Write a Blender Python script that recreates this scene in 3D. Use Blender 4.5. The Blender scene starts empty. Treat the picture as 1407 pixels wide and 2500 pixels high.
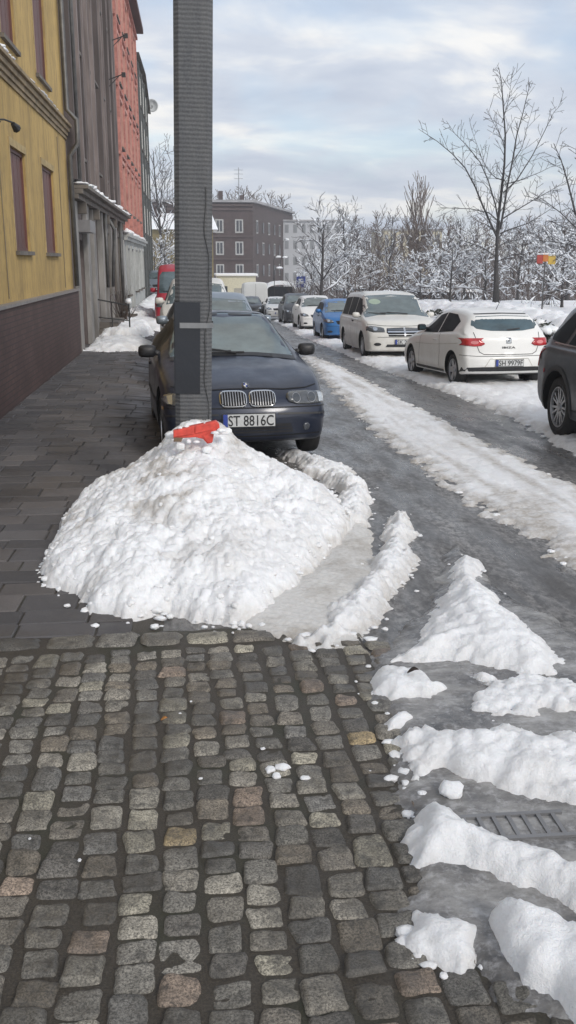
import bpy, bmesh, math, random
import numpy as np
from mathutils import Vector, Matrix, noise
from mathutils.bvhtree import BVHTree
from mathutils.geometry import delaunay_2d_cdt
random.seed(7)
RNG = np.random.default_rng(7)
R = math.radians
scene = bpy.context.scene
COL = scene.collection

# ------------------------------------------------------------------ survey helpers (camera model used as a ruler)
F_, HZ, CH, K = 2300.0, 640.0, 1.7, 0.031
PIT = math.atan((1250-HZ)/F_); YAW = math.atan(233*math.cos(PIT)/F_)
_f = Vector((math.sin(YAW)*math.cos(PIT), math.cos(YAW)*math.cos(PIT), -math.sin(PIT)))
_r = Vector((math.cos(YAW), -math.sin(YAW), 0)); _u = _r.cross(_f)
def ray(x, y): return _f + _r*((x-703.5)/F_) + _u*((1250-y)/F_)
def G(x, y, z=0):
    d = ray(x, y); t = (z-CH)/(d.z + K*d.y); return (d.x*t, d.y*t)
def AY(x, y, Y):
    d = ray(x, y); t = Y/d.y; return (d.x*t, CH+d.z*t)
def sst(a, b, x):
    t = min(1, max(0, (x-a)/(b-a))); return t*t*(3-2*t)
def gz(x, y):
    """height of the street: falls away at 3 percent on the roadway, level beside the houses and in the park"""
    road = -K*y if y < 95 else -K*95
    lev = max(road, -0.25) if y > 0 else road
    t = sst(-1.6, 0.8, x) if y > 8 else 1
    z = lev*(1-t) + road*t
    if x > 7.4:
        park = lev - max(0, y-48)*0.06 if y > 48 else lev
        park = max(park, -3.6)
        z = z + (park-z)*sst(7.4, 9.5, x)
    return z
gzv = np.vectorize(gz, otypes=[float])

# ------------------------------------------------------------------ object helpers
def tag(o, label=None, cat=None, group=None, kind=None):
    if label: o['label'] = label
    if cat: o['category'] = cat
    if group: o['group'] = group
    if kind: o['kind'] = kind
    return o
def empty(name, loc=(0, 0, 0), rz=0, label=None, cat=None, group=None):
    o = bpy.data.objects.new(name, None); COL.objects.link(o)
    o.location = loc; o.rotation_euler = (0, 0, rz); o.empty_display_size = .2
    return tag(o, label, cat, group)
def link(name, me, parent=None):
    o = bpy.data.objects.new(name, me); COL.objects.link(o)
    if parent is not None: o.parent = parent
    return o
def copy_tree(o, parent=None):
    c = o.copy(); COL.objects.link(c)
    if parent is not None: c.parent = parent
    for ch in list(o.children): copy_tree(ch, c)
    return c
class MB:
    def __init__(s): s.v = []; s.f = []; s.m = []
    def add(s, vs, fs, mi=0):
        b = len(s.v); s.v += [tuple(v) for v in vs]; s.f += [tuple(i+b for i in f) for f in fs]; s.m += [mi]*len(fs)
    def box(s, x0, x1, y0, y1, z0, z1, mi=0):
        s.add([(x0,y0,z0),(x1,y0,z0),(x1,y1,z0),(x0,y1,z0),(x0,y0,z1),(x1,y0,z1),(x1,y1,z1),(x0,y1,z1)],
              [(0,3,2,1),(4,5,6,7),(0,1,5,4),(1,2,6,5),(2,3,7,6),(3,0,4,7)], mi)
    def tube(s, pts, rad, n=6, mi=0, cap=True):
        pts = [Vector(p) for p in pts]; k = len(pts)
        if not hasattr(rad, '__len__'): rad = [rad]*k
        b = len(s.v); prev = None
        for i, p in enumerate(pts):
            t = (pts[min(i+1, k-1)] - pts[max(i-1, 0)])
            if t.length < 1e-9: t = Vector((0, 0, 1))
            t.normalize()
            if prev is None:
                a = Vector((1, 0, 0)) if abs(t.x) < .8 else Vector((0, 1, 0))
                u = t.cross(a).normalized()
            else:
                u = (prev - t*prev.dot(t)); u = u.normalized() if u.length > 1e-6 else t.orthogonal().normalized()
            prev = u; w = t.cross(u)
            for j in range(n):
                an = 2*math.pi*j/n
                s.v.append(tuple(p + (u*math.cos(an)+w*math.sin(an))*rad[i]))
        for i in range(k-1):
            for j in range(n):
                a = b+i*n+j; c = b+i*n+(j+1) % n
                s.f.append((a, c, c+n, a+n)); s.m.append(mi)
        if cap:
            s.f.append(tuple(b+j for j in range(n))[::-1]); s.m.append(mi)
            s.f.append(tuple(b+(k-1)*n+j for j in range(n))); s.m.append(mi)
    def lathe(s, prof, n=32, axis='x', c=(0, 0, 0), mi=0):
        b = len(s.v); k = len(prof)
        for (a, r) in prof:
            for j in range(n):
                an = 2*math.pi*j/n; p, q = r*math.cos(an), r*math.sin(an)
                v = (a, p, q) if axis == 'x' else ((p, q, a) if axis == 'z' else (p, a, q))
                s.v.append((v[0]+c[0], v[1]+c[1], v[2]+c[2]))
        for i in range(k-1):
            for j in range(n):
                a0 = b+i*n+j; c0 = b+i*n+(j+1) % n
                s.f.append((a0, c0, c0+n, a0+n)); s.m.append(mi)
    def sphere(s, c, r, seg=10, rings=7, mi=0, sc=(1, 1, 1)):
        b = len(s.v)
        for i in range(rings+1):
            th = math.pi*i/rings
            for j in range(seg):
                an = 2*math.pi*j/seg
                s.v.append((c[0]+r*sc[0]*math.sin(th)*math.cos(an), c[1]+r*sc[1]*math.sin(th)*math.sin(an), c[2]+r*sc[2]*math.cos(th)))
        for i in range(rings):
            for j in range(seg):
                a = b+i*seg+j; q = b+i*seg+(j+1) % seg
                s.f.append((a, a+seg, q+seg, q)); s.m.append(mi)
    def build(s, name, mats, parent=None, smooth=False, bevel=0):
        me = bpy.data.meshes.new(name); me.from_pydata(s.v, [], s.f); me.validate()
        if not isinstance(mats, (list, tuple)): mats = [mats]
        for m in mats: me.materials.append(m)
        if len(s.m) == len(me.polygons): me.polygons.foreach_set('material_index', s.m)
        bm = bmesh.new(); bm.from_mesh(me); bmesh.ops.recalc_face_normals(bm, faces=bm.faces); bm.to_mesh(me); bm.free()
        if smooth: me.polygons.foreach_set('use_smooth', [True]*len(me.polygons))
        o = link(name, me, parent)
        if bevel:
            md = o.modifiers.new('bev', 'BEVEL'); md.width = bevel; md.segments = 2; md.limit_method = 'ANGLE'
        return o

def build_each(m, name, mat, parent=None, smooth=False, bevel=0):
    """every loose piece of the collected geometry becomes an object of its own"""
    par = list(range(len(m.v)))
    def find(i):
        while par[i] != i: par[i] = par[par[i]]; i = par[i]
        return i
    for f in m.f:
        for j in f[1:]: par[find(j)] = find(f[0])
    groups = {}
    for f, mi in zip(m.f, m.m): groups.setdefault(find(f[0]), []).append((f, mi))
    out = []
    for g in groups.values():
        ids = sorted({i for f, _ in g for i in f}); mp = {i: k for k, i in enumerate(ids)}; q = MB()
        q.v = [m.v[i] for i in ids]; q.f = [tuple(mp[i] for i in f) for f, _ in g]; q.m = [mi for _, mi in g]
        out.append(q.build(name, mat, parent, smooth, bevel))
    return out
# ------------------------------------------------------------------ materials
def newmat(name):
    m = bpy.data.materials.new(name); m.use_nodes = True; nt = m.node_tree; nt.nodes.clear()
    out = nt.nodes.new('ShaderNodeOutputMaterial'); b = nt.nodes.new('ShaderNodeBsdfPrincipled')
    nt.links.new(b.outputs[0], out.inputs[0]); return m, nt, b
def N(nt, t, **kw):
    n = nt.nodes.new(t)
    for k, v in kw.items():
        if k.startswith('_'): setattr(n, k[1:], v)
        else: n.inputs[k].default_value = v
    return n
def noise_n(nt, scale, detail=5, rough=.55, mapping=None, coord='Object'):
    tc = nt.nodes.new('ShaderNodeTexCoord'); src = tc.outputs[coord]
    if mapping:
        mp = nt.nodes.new('ShaderNodeMapping'); mp.inputs['Scale'].default_value = mapping; nt.links.new(src, mp.inputs[0]); src = mp.outputs[0]
    n = N(nt, 'ShaderNodeTexNoise', Scale=scale, Detail=detail, Roughness=rough); nt.links.new(src, n.inputs['Vector']); return n.outputs['Fac']
def ramp(nt, fac, stops):
    r = nt.nodes.new('ShaderNodeValToRGB'); e = r.color_ramp.elements
    while len(e) < len(stops): e.new(.5)
    for i, (p, c) in enumerate(stops):
        e[i].position = p; e[i].color = (*c, 1) if hasattr(c, '__len__') else (c, c, c, 1)
    nt.links.new(fac, r.inputs[0]); return r.outputs[0]
def mix(nt, fac, a, b, mode='MIX'):
    m = nt.nodes.new('ShaderNodeMix'); m.data_type = 'RGBA'; m.blend_type = mode
    for s, i in ((fac, 0), (a, 6), (b, 7)):
        if hasattr(s, 'is_linked') or hasattr(s, 'links'): nt.links.new(s, m.inputs[i])
        elif i == 0: m.inputs[0].default_value = s
        else: m.inputs[i].default_value = (*s, 1)
    return m.outputs[2]
def bump(nt, b, h, strength=.4, dist=.01, prev=None):
    n = N(nt, 'ShaderNodeBump', Strength=strength, Distance=dist); nt.links.new(h, n.inputs['Height'])
    if prev is not None: nt.links.new(prev, n.inputs['Normal'])
    nt.links.new(n.outputs[0], b.inputs['Normal']); return n.outputs[0]
def simple(name, col, rough=.6, metal=0, var=.15, scale=6, bmp=0, bscale=80, coat=0, mapping=None, bdist=.004, spec=None):
    m, nt, b = newmat(name)
    b.inputs['Roughness'].default_value = rough; b.inputs['Metallic'].default_value = metal
    if coat: b.inputs['Coat Weight'].default_value = coat; b.inputs['Coat Roughness'].default_value = .06
    if spec is not None: b.inputs['Specular IOR Level'].default_value = spec
    f = noise_n(nt, scale, mapping=mapping)
    c = ramp(nt, f, [(.3, tuple(x*(1-var) for x in col)), (.7, tuple(min(1, x*(1+var)) for x in col))])
    nt.links.new(c, b.inputs['Base Color'])
    if bmp: bump(nt, b, noise_n(nt, bscale), bmp, bdist)
    return m
def snow_mat(name, dirt=.3, tan=(.42, .38, .33), base=(.90, .91, .925), bs=1.0, dscale=2.2, sss=True):
    m, nt, b = newmat(name)
    b.inputs['Roughness'].default_value = .55; b.inputs['Specular IOR Level'].default_value = .35
    if sss:
        b.inputs['Subsurface Weight'].default_value = .12; b.inputs['Subsurface Radius'].default_value = (.02, .028, .035); b.inputs['Subsurface Scale'].default_value = .6
    n1 = noise_n(nt, dscale, 7, .65); n2 = noise_n(nt, 38, 4, .6)
    d = ramp(nt, n1, [(.5, 0.), (.74, 1.)])
    d2 = ramp(nt, n2, [(.42, 0.), (.75, 1.)])
    ma = nt.nodes.new('ShaderNodeMath'); ma.operation = 'MULTIPLY'; nt.links.new(d, ma.inputs[0]); ma.inputs[1].default_value = dirt
    mb = nt.nodes.new('ShaderNodeMath'); mb.operation = 'MULTIPLY'; nt.links.new(d2, mb.inputs[0]); mb.inputs[1].default_value = dirt*.45
    mc = nt.nodes.new('ShaderNodeMath'); mc.operation = 'ADD'; mc.use_clamp = True
    nt.links.new(ma.outputs[0], mc.inputs[0]); nt.links.new(mb.outputs[0], mc.inputs[1])
    at = nt.nodes.new('ShaderNodeAttribute'); at.attribute_name = 'dirt'
    md = nt.nodes.new('ShaderNodeMath'); md.operation = 'MULTIPLY_ADD'; md.use_clamp = True
    n3 = ramp(nt, noise_n(nt, 14, 6, .7), [(.3, .25), (.7, 1.)])
    nt.links.new(at.outputs['Fac'], md.inputs[0]); nt.links.new(n3, md.inputs[1]); nt.links.new(mc.outputs[0], md.inputs[2])
    c = mix(nt, md.outputs[0], base, tan); nt.links.new(c, b.inputs['Base Color'])
    p = bump(nt, b, noise_n(nt, 40, 7, .72), .75*bs, .02)
    bump(nt, b, noise_n(nt, 220, 3, .6), .35*bs, .003, p)
    return m
SNOW = snow_mat('clean_snow', .12)
SNOW_D = snow_mat('street_snow', .32)
SNOW_PILE = snow_mat('shovelled_snow', .30, tan=(.47, .43, .38), dscale=3.0)
SLUSH = snow_mat('packed_slush', .75, tan=(.33, .295, .25), base=(.66, .65, .63), bs=.8, dscale=2.6)

# asphalt under meltwater and slush
def asphalt_mat():
    m, nt, b = newmat('wet_asphalt')
    st = noise_n(nt, 1.0, 8, .68, mapping=(4.5, .5, 1)); fi = noise_n(nt, 26, 6, .75, mapping=(1, .5, 1)); sp = noise_n(nt, 240, 2, .5)
    base = mix(nt, ramp(nt, sp, [(.35, 0.), (.7, 1.)]), (.046, .044, .043), (.108, .103, .098))
    s1 = ramp(nt, st, [(.36, .12), (.62, 1.)]); s2 = ramp(nt, fi, [(.42, 0.), (.62, 1.)])
    mm = nt.nodes.new('ShaderNodeMath'); mm.operation = 'MULTIPLY'; nt.links.new(s1, mm.inputs[0]); nt.links.new(s2, mm.inputs[1])
    m2 = nt.nodes.new('ShaderNodeMath'); m2.operation = 'MULTIPLY'; nt.links.new(mm.outputs[0], m2.inputs[0]); m2.inputs[1].default_value = .68
    c = mix(nt, m2.outputs[0], base, (.40, .385, .37)); nt.links.new(c, b.inputs['Base Color'])
    nt.links.new(ramp(nt, noise_n(nt, 1.4, 4, .6, mapping=(3, .8, 1)), [(.35, .2), (.65, .6)]), b.inputs['Roughness'])
    p = bump(nt, b, fi, .35, .006); bump(nt, b, sp, .3, .003, p)
    return m
ASPH = asphalt_mat()
def ice_mat():
    m, nt, b = newmat('wet_ice_slush')
    n1 = noise_n(nt, 2.4, 7, .7, mapping=(1, 1.6, 1)); n2 = noise_n(nt, 26, 6, .7)
    c = ramp(nt, n1, [(.34, (.055, .056, .06)), (.48, (.15, .145, .14)), (.6, (.30, .295, .285)), (.72, (.45, .45, .45))])
    c = mix(nt, ramp(nt, n2, [(.5, 0.), (.72, .6)]), c, (.5, .5, .51))
    nt.links.new(c, b.inputs['Base Color'])
    nt.links.new(ramp(nt, noise_n(nt, 4, 4), [(.4, .12), (.62, .5)]), b.inputs['Roughness'])
    p = bump(nt, b, n2, .5, .012); bump(nt, b, noise_n(nt, 90, 4), .3, .004, p)
    return m
ICE = ice_mat()

# ------------------------------------------------------------------ numpy noise
def _hash(ix, iy, s=0):
    n = (ix.astype(np.int64)*374761393 + iy.astype(np.int64)*668265263 + s*1274126177) & 0x7fffffff
    n = ((n ^ (n >> 13))*1274126177) & 0x7fffffff
    return ((n ^ (n >> 16)) & 0xffffff)/float(0xffffff)
def vnoise(x, y, s=0):
    ix, iy = np.floor(x), np.floor(y); fx, fy = x-ix, y-iy
    u, v = fx*fx*fx*(fx*(fx*6-15)+10), fy*fy*fy*(fy*(fy*6-15)+10)
    a, b, c, d = _hash(ix, iy, s), _hash(ix+1, iy, s), _hash(ix, iy+1, s), _hash(ix+1, iy+1, s)
    return (a*(1-u)+b*u)*(1-v)+(c*(1-u)+d*u)*v
def fbm(x, y, s=0, o=5, g=.5):
    t = 0; a = 1; tot = 0
    for i in range(o):
        c, sn = math.cos(i*1.1), math.sin(i*1.1); k = 2.0**i
        t = t + a*vnoise((x*c-y*sn)*k+i*17.3, (x*sn+y*c)*k+i*9.1, s+i); tot += a; a *= g
    return t/tot
def worley(x, y, s=0):
    wx = x+1.1*(vnoise(x*.9, y*.9, s+41)-.5)+.5*(vnoise(x*2.3, y*2.3, s+42)-.5); wy = y+1.1*(vnoise(x*.9, y*.9, s+43)-.5)+.5*(vnoise(x*2.3, y*2.3, s+44)-.5); x, y = wx, wy
    ix, iy = np.floor(x), np.floor(y); d = np.full(x.shape, 9.)
    for dx in (-1, 0, 1):
        for dy in (-1, 0, 1):
            px = ix+dx+_hash(ix+dx, iy+dy, s); py = iy+dy+_hash(ix+dx, iy+dy, s+7)
            d = np.minimum(d, (px-x)**2+(py-y)**2)
    return np.clip(np.sqrt(d), 0, 1)
def clods(x, y, s=0):
    """rounded cauliflower lumps"""
    return (1-worley(x, y, s)**2)
def sdist(px, py, poly):
    d = np.full(px.shape, 1e9); ins = np.zeros(px.shape, bool); n = len(poly)
    for i in range(n):
        ax, ay = poly[i]; bx, by = poly[(i+1) % n]; ex, ey = bx-ax, by-ay
        t = np.clip(((px-ax)*ex+(py-ay)*ey)/(ex*ex+ey*ey+1e-12), 0, 1)
        d = np.minimum(d, (px-ax-ex*t)**2+(py-ay-ey*t)**2)
        c = ((ay > py) != (by > py)) & (px < (bx-ax)*(py-ay)/((by-ay) if by != ay else 1e-12)+ax); ins ^= c
    return np.where(ins, 1, -1)*np.sqrt(d)
def grid_mesh(name, X, Y, Z, keep, mats, dirt=None, extra=None):
    ny, nx = X.shape; idx = np.arange(ny*nx).reshape(ny, nx)
    q = np.stack([idx[:-1, :-1], idx[:-1, 1:], idx[1:, 1:], idx[1:, :-1]], -1).reshape(-1, 4)
    k = keep.ravel(); q = q[k[q].any(1)]
    used = np.unique(q); remap = -np.ones(ny*nx, int); remap[used] = np.arange(len(used)); q = remap[q]
    V = np.stack([X.ravel(), Y.ravel(), Z.ravel()], -1)[used]; Dd = None if dirt is None else dirt.ravel()[used]
    if extra is not None and len(extra[0]):
        off = len(V); V = np.vstack([V, np.array(extra[0])]); ef = [tuple(i+off for i in f) for f in extra[1]]
        if Dd is not None: Dd = np.concatenate([Dd, np.zeros(len(extra[0]))])
        faces = q.tolist() + ef
    else: faces = q.tolist()
    me = bpy.data.meshes.new(name); me.from_pydata(V.tolist(), [], faces)
    if Dd is not None:
        a = me.attributes.new('dirt', 'FLOAT', 'POINT'); a.data.foreach_set('value', Dd.astype(np.float32))
    me.materials.append(mats); me.polygons.foreach_set('use_smooth', [True]*len(me.polygons))
    return link(name, me)
_ico = None
def lump(c, r, seed, flat=.8):
    global _ico
    if _ico is None:
        bm = bmesh.new(); bmesh.ops.create_icosphere(bm, subdivisions=2, radius=1)
        _ico = ([v.co.copy() for v in bm.verts], [tuple(v.index for v in f.verts) for f in bm.faces]); bm.free()
    rr = random.Random(seed); sx, sy, sz = rr.uniform(.75, 1.25), rr.uniform(.75, 1.25), rr.uniform(.6, 1)*flat
    o = Vector((rr.uniform(0, 99), rr.uniform(0, 99), 0))
    vs = []
    for v in _ico[0]:
        k = r*(1+.45*noise.noise(v*1.6+o)+.18*noise.noise(v*4+o))
        vs.append((c[0]+v.x*k*sx, c[1]+v.y*k*sy, c[2]+v.z*k*sz))
    return vs, _ico[1]
def snowfield(name, poly, h, edge, res, mat=SNOW_D, ln=.35, ls=9, jag=.05, power=.85, base=0.0, seed=0, hmod=None, edgedirt=.5, lumps=0, lr=(.012, .035), rep=None, resy=None, dirtmod=None):
    """a body of snow standing on the ground: height field over a plan outline, ragged rim, lumpy top"""
    xs = [p[0] for p in poly]; ys = [p[1] for p in poly]; mg = .08
    x0, x1, y0, y1 = min(xs)-mg, max(xs)+mg, min(ys)-mg, max(ys)+mg
    gx = np.arange(x0, x1, res)
    if resy:
        gy = [y0]
        while gy[-1] < y1: gy.append(gy[-1]+resy(gy[-1]))
        gy = np.array(gy)
    else: gy = np.arange(y0, y1, res)
    X, Y = np.meshgrid(gx, gy)
    d = sdist(X, Y, poly)
    d = d + jag*(fbm(X*5, Y*5, seed, 5, .6)-.5)*2.2 + jag*.5*(clods(X*16, Y*16, seed+3)-.6)
    t = np.clip(d/edge, 0, 1); prof = 1-(1-t)**2
    prof = prof**power
    H = h*prof
    if hmod is not None: H = H*hmod(X, Y)
    big = (fbm(X*2.6, Y*2.6, seed+11, 5, .6)-.5)*.9*h*prof
    vm = .35+1.5*np.clip(fbm(X*3, Y*3, seed+8, 3)-.3, 0, 1)
    lum = vm*(clods(X*ls, Y*ls, seed+5)-.6)*ln*h*np.minimum(1, prof*1.5) + (clods(X*ls*2.7, Y*ls*2.7, seed+6)-.6)*ln*.45*h*np.minimum(1, prof*1.5)
    fine = (fbm(X*34, Y*34, seed+9, 3, .7)-.5)*min(.022, h*.3)
    Z = np.where(d > 0, H+big+lum+fine, d*.9)
    if rep is not None: Z = rep(X, Y, Z, d)
    Z = gzv(X, Y)+base+np.maximum(Z, -.03)
    dirt = edgedirt*np.clip(1-d/(edge*.8), 0, 1)**1.5
    if dirtmod is not None: dirt = np.clip(dirt+dirtmod(X, Y), 0, 1)
    ex = ([], [])
    if lumps:
        n = len(poly); rr = random.Random(seed+99)
        for i in range(int(lumps*.7)):
            j = rr.randrange(n); u = rr.random(); a, b = poly[j], poly[(j+1) % n]
            px = a[0]+(b[0]-a[0])*u+rr.gauss(0, .05); py = a[1]+(b[1]-a[1])*u+rr.gauss(0, .05)
            r = rr.uniform(*lr)*rr.uniform(.25, 1)**1.5
            v, f = lump((px, py, gz(px, py)+base+r*.2), r, seed*1000+i, .42)
            o = len(ex[0]); ex[0].extend(v); ex[1].extend([tuple(k+o for k in q) for q in f])
    return grid_mesh(name, X, Y, Z, d > -.03, mat, dirt, ex)
def PX(*pts): return [G(*p) for p in pts]

# ================================================================== GROUND
def sheet(name, x0, x1, y0, y1, sx, sy, dz, mat, kind='structure', fn=None, snowy=0):
    X, Y = np.meshgrid(np.arange(x0, x1+sx, sx), np.arange(y0, y1+sy, sy))
    Z = gzv(X, Y)+dz
    if fn is not None: Z = Z+fn(X, Y)
    o = grid_mesh(name, X, Y, Z, np.ones(X.shape, bool), mat); o['kind'] = kind; return o
sheet('ground', -60, 140, -6, 330, 2.5, 2.5, -.12, SNOW)
sheet('road', -.34, 9.4, .6, 96, .35, .5, -.014, ASPH)
sheet('park_ground', 9.2, 60, 4, 150, .7, 1., .05, SNOW, fn=lambda x, y: (fbm(x*.5, y*.5, 3)-.5)*.35)
far_road = sheet('far_road', -6, 40, 95, 150, 2, 2, .02, SNOW_D)

# cobbled driveway: every sett modelled, all one paving
def stone_mat():
    m, nt, b = newmat('granite_setts')
    at = nt.nodes.new('ShaderNodeAttribute'); at.attribute_name = 'stone'
    n1 = noise_n(nt, 150, 4, .85); n2 = noise_n(nt, 22, 5, .6); n3 = noise_n(nt, 3.2, 5, .6)
    c = mix(nt, ramp(nt, n1, [(.40, 0.), (.60, 1.)]), (.30, .30, .30), (1.8, 1.8, 1.77))
    c = mix(nt, 1.0, at.outputs['Color'], c, 'MULTIPLY')
    c = mix(nt, ramp(nt, n2, [(.3, .75), (.5, .0)]), c, (.028, .027, .025))
    c = mix(nt, ramp(nt, n3, [(.40, .62), (.60, .0)]), c, (.04, .036, .03))
    nt.links.new(c, b.inputs['Base Color'])
    nt.links.new(ramp(nt, n3, [(.35, .38), (.65, .72)]), b.inputs['Roughness'])
    p = bump(nt, b, n1, .7, .003); bump(nt, b, n2, .6, .008, p)
    return m
SETT = stone_mat()
def dirt_joint():
    m, nt, b = newmat('joint_grit')
    n = noise_n(nt, 160, 5, .7); g = noise_n(nt, 3, 4)
    c = ramp(nt, n, [(.3, (.018, .015, .011)), (.6, (.06, .05, .038)), (.8, (.13, .11, .085))])
    c = mix(nt, ramp(nt, g, [(.5, 0.), (.7, .5)]), c, (.022, .03, .014)); nt.links.new(c, b.inputs['Base Color'])
    b.inputs['Roughness'].default_value = .55; bump(nt, b, n, .8, .006); return m
JOINT = dirt_joint()
PAL = [(.165,.158,.145),(.13,.127,.122),(.20,.187,.165),(.095,.09,.084),(.235,.222,.195),(.165,.145,.12),(.125,.12,.11),(.255,.24,.20),(.14,.128,.112)]
def sett(V, Fc, Cc, cx, cy, w, l, col, rr, n=8, dome=.012, rot=0, top=0.0):
    b = len(V); jx = [rr.uniform(-.17, .15) for _ in range(4)]; jy = [rr.uniform(-.17, .15) for _ in range(4)]
    ex = rr.uniform(4.5, 12); tx, ty = rr.gauss(0, .045), rr.gauss(0, .045); hz = rr.gauss(0, .003)+top; sd = rr.uniform(0, 500)
    cr, sr = math.cos(rot), math.sin(rot)
    for i in range(n):
        for j in range(n):
            u, v = -1+2*i/(n-1), -1+2*j/(n-1)
            u = math.copysign(abs(u)**.75, u); v = math.copysign(abs(v)**.75, v)
            m = max(abs(u), abs(v), 1e-6); q = (abs(u)**ex+abs(v)**ex)**(1/ex); k = m/max(q, 1e-6)
            a, c = u*k, v*k
            a += (jx[0]*(1-v)+jx[1]*(1+v))*.5*(1 if u > 0 else 0)*abs(u) - (jx[2]*(1-v)+jx[3]*(1+v))*.5*(1 if u < 0 else 0)*abs(u)
            c += (jy[0]*(1-u)+jy[1]*(1+u))*.5*(1 if v > 0 else 0)*abs(v)
            x, y = a*w/2, c*l/2
            wob = 1+.13*noise.noise(Vector((x*17+sd, y*17, 0)))
            x, y = x*wob, y*wob
            z = hz+dome*(1-m**5)-.016*(m**30)+.007*noise.noise(Vector((x*30+sd, y*30, sd)))+tx*x+ty*y
            X, Y = cx+x*cr-y*sr, cy+x*sr+y*cr
            V.append((X, Y, gz(X, Y)+z)); Cc.append(col)
    for i in range(n-1):
        for j in range(n-1):
            a = b+i*n+j; Fc.append((a, a+n, a+n+1, a+1))
def paving():
    rr = random.Random(5); V, Fc, Cc = [], [], []
    def colour():
        t = rr.random()
        if t < .006: c = (.30, .235, .14)
        elif t < .05: c = (.24, .19, .155)
        else: c = rr.choice(PAL)
        k = rr.uniform(.85, 1.4); return (c[0]*k*1.02, c[1]*k, c[2]*k*.96, 1)
    pitch = .122; x = -2.2; ci = 0
    while x < 2.3:
        y = 1.0+rr.uniform(0, .1)
        while y < 4.30:
            l = rr.uniform(.088, .135)*(1.4 if rr.random() < .08 else 1)
            if y+l > 4.35: l = max(.07, 4.35-y)
            bend = .05*math.sin(y*.9+x*.7)+max(0, x-.2)*.06*(y-2.5)
            cx, cy = x+bend+rr.gauss(0, .004), y+l/2
            lim = .62+.03*math.sin(y*5) if y > 2.0 else 2.3
            if y > 3.4: lim = .78-(y-3.4)*.1
            if cx < lim+.25 and cy < 4.4:
                near = cy < 3.0
                gap = rr.uniform(.003, .012)
                sett(V, Fc, Cc, cx, cy, pitch-gap+rr.uniform(-.006, .004), l-gap, colour(), rr, 11 if near else 8, rr.uniform(.002, .009), rr.gauss(0, .05))
            y += l
        x += pitch; ci += 1
    x = -2.2
    while x < .75:                                            # header course along the slabs
        w = rr.uniform(.21, .27); sett(V, Fc, Cc, x+w/2, 4.47, w-.014, .15, colour(), rr, 9, .008, rr.gauss(0, .01), .004); x += w
    me = bpy.data.meshes.new('cobbled_driveway'); me.from_pydata(V, [], Fc)
    ca = me.color_attributes.new('stone', 'FLOAT_COLOR', 'POINT'); ca.data.foreach_set('color', np.array(Cc, np.float32).ravel())
    me.materials.append(SETT); me.polygons.foreach_set('use_smooth', [True]*len(me.polygons))
    o = link('cobbled_driveway', me); o['kind'] = 'structure'
paving()
sheet('joint_bed', -2.6, .78, .5, 4.58, .05, .05, -.0055, JOINT, fn=lambda x, y: (fbm(x*9, y*9, 8)-.5)*.014)

sheet('joint_bed', .8, 2.6, .5, 2.7, .05, .05, -.0055, JOINT, fn=lambda x, y: (fbm(x*9, y*9, 8)-.5)*.014)
# slab footpath
def slab_mat():
    m, nt, b = newmat('concrete_slabs')
    at = nt.nodes.new('ShaderNodeAttribute'); at.attribute_name = 'stone'
    n1 = noise_n(nt, 120, 4, .7); n2 = noise_n(nt, 1.6, 6, .6); n4 = noise_n(nt, 9, 5, .6)
    c = mix(nt, ramp(nt, n1, [(.3, 0.), (.7, 1.)]), (.75, .75, .75), (1.25, 1.25, 1.25))
    c = mix(nt, 1.0, at.outputs['Color'], c, 'MULTIPLY')
    c = mix(nt, ramp(nt, n2, [(.4, .5), (.65, 0.)]), c, (.05, .047, .048))
    c = mix(nt, ramp(nt, n4, [(.55, .0), (.75, .35)]), c, (.12, .115, .11))
    nt.links.new(c, b.inputs['Base Color'])
    nt.links.new(ramp(nt, n2, [(.38, .42), (.6, .75)]), b.inputs['Roughness'])
    bump(nt, b, n1, .4, .002); return m
SLAB = slab_mat()
def slabs():
    rr = random.Random(8); V, Fc, Cc = [], [], []
    y = 4.56; r = 0
    while y < 46:
        d = (.26, .22, .30, .24)[r % 4] if y < 14 else .4
        if r == 0: d = .2
        x = -3.2-rr.uniform(0, .5)
        xr = -.36
        while x < xr:
            w = rr.uniform(.3, .48)
            x1 = min(x+w, xr)
            if x1-x > .05:
                g = .005; z = rr.gauss(0, .003); tx, ty = rr.gauss(0, .011), rr.gauss(0, .011)
                k = rr.uniform(.62, 1.2); c0 = rr.choice([(.105, .098, .097), (.09, .085, .087), (.12, .108, .103)]); col = (c0[0]*k, c0[1]*k, c0[2]*k, 1)
                b = len(V); cx, cy = (x+x1)/2, y+d/2
                for (ins, dz) in ((0, -.03), (0, -.004), (.006, .004)):
                    for (px, py) in ((x+g+ins, y+g+ins), (x1-g-ins, y+g+ins), (x1-g-ins, y+d-g-ins), (x+g+ins, y+d-g-ins)):
                        V.append((px, py, gz(px, py)+z+dz+tx*(px-cx)+ty*(py-cy))); Cc.append(col)
                for l in (0, 4):
                    for q in range(4): Fc.append((b+l+q, b+l+(q+1) % 4, b+l+4+(q+1) % 4, b+l+4+q))
                Fc.append((b+8, b+9, b+10, b+11))
            x = x1
        y += d; r += 1
    me = bpy.data.meshes.new('pavement'); me.from_pydata(V, [], Fc)
    ca = me.color_attributes.new('stone', 'FLOAT_COLOR', 'POINT'); ca.data.foreach_set('color', np.array(Cc, np.float32).ravel())
    me.materials.append(SLAB); o = link('pavement', me); o['kind'] = 'structure'
slabs()
sheet('pavement_bed', -3.6, -.34, 4.5, 60, .2, .3, -.008, JOINT)
kb = MB(); rr = random.Random(3); y = 7.6
KERB = simple('kerb_concrete', (.16, .155, .15), .6, var=.25, scale=9, bmp=.4)
while y < 60:
    z = (gz(-.3, y)+gz(-.3, y+1))/2; kb.box(-.35, -.22, y+.004, y+.996, z-.1, z+.05); y += 1
o = kb.build('kerb', KERB, bevel=.01); o['kind'] = 'structure'

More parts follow.
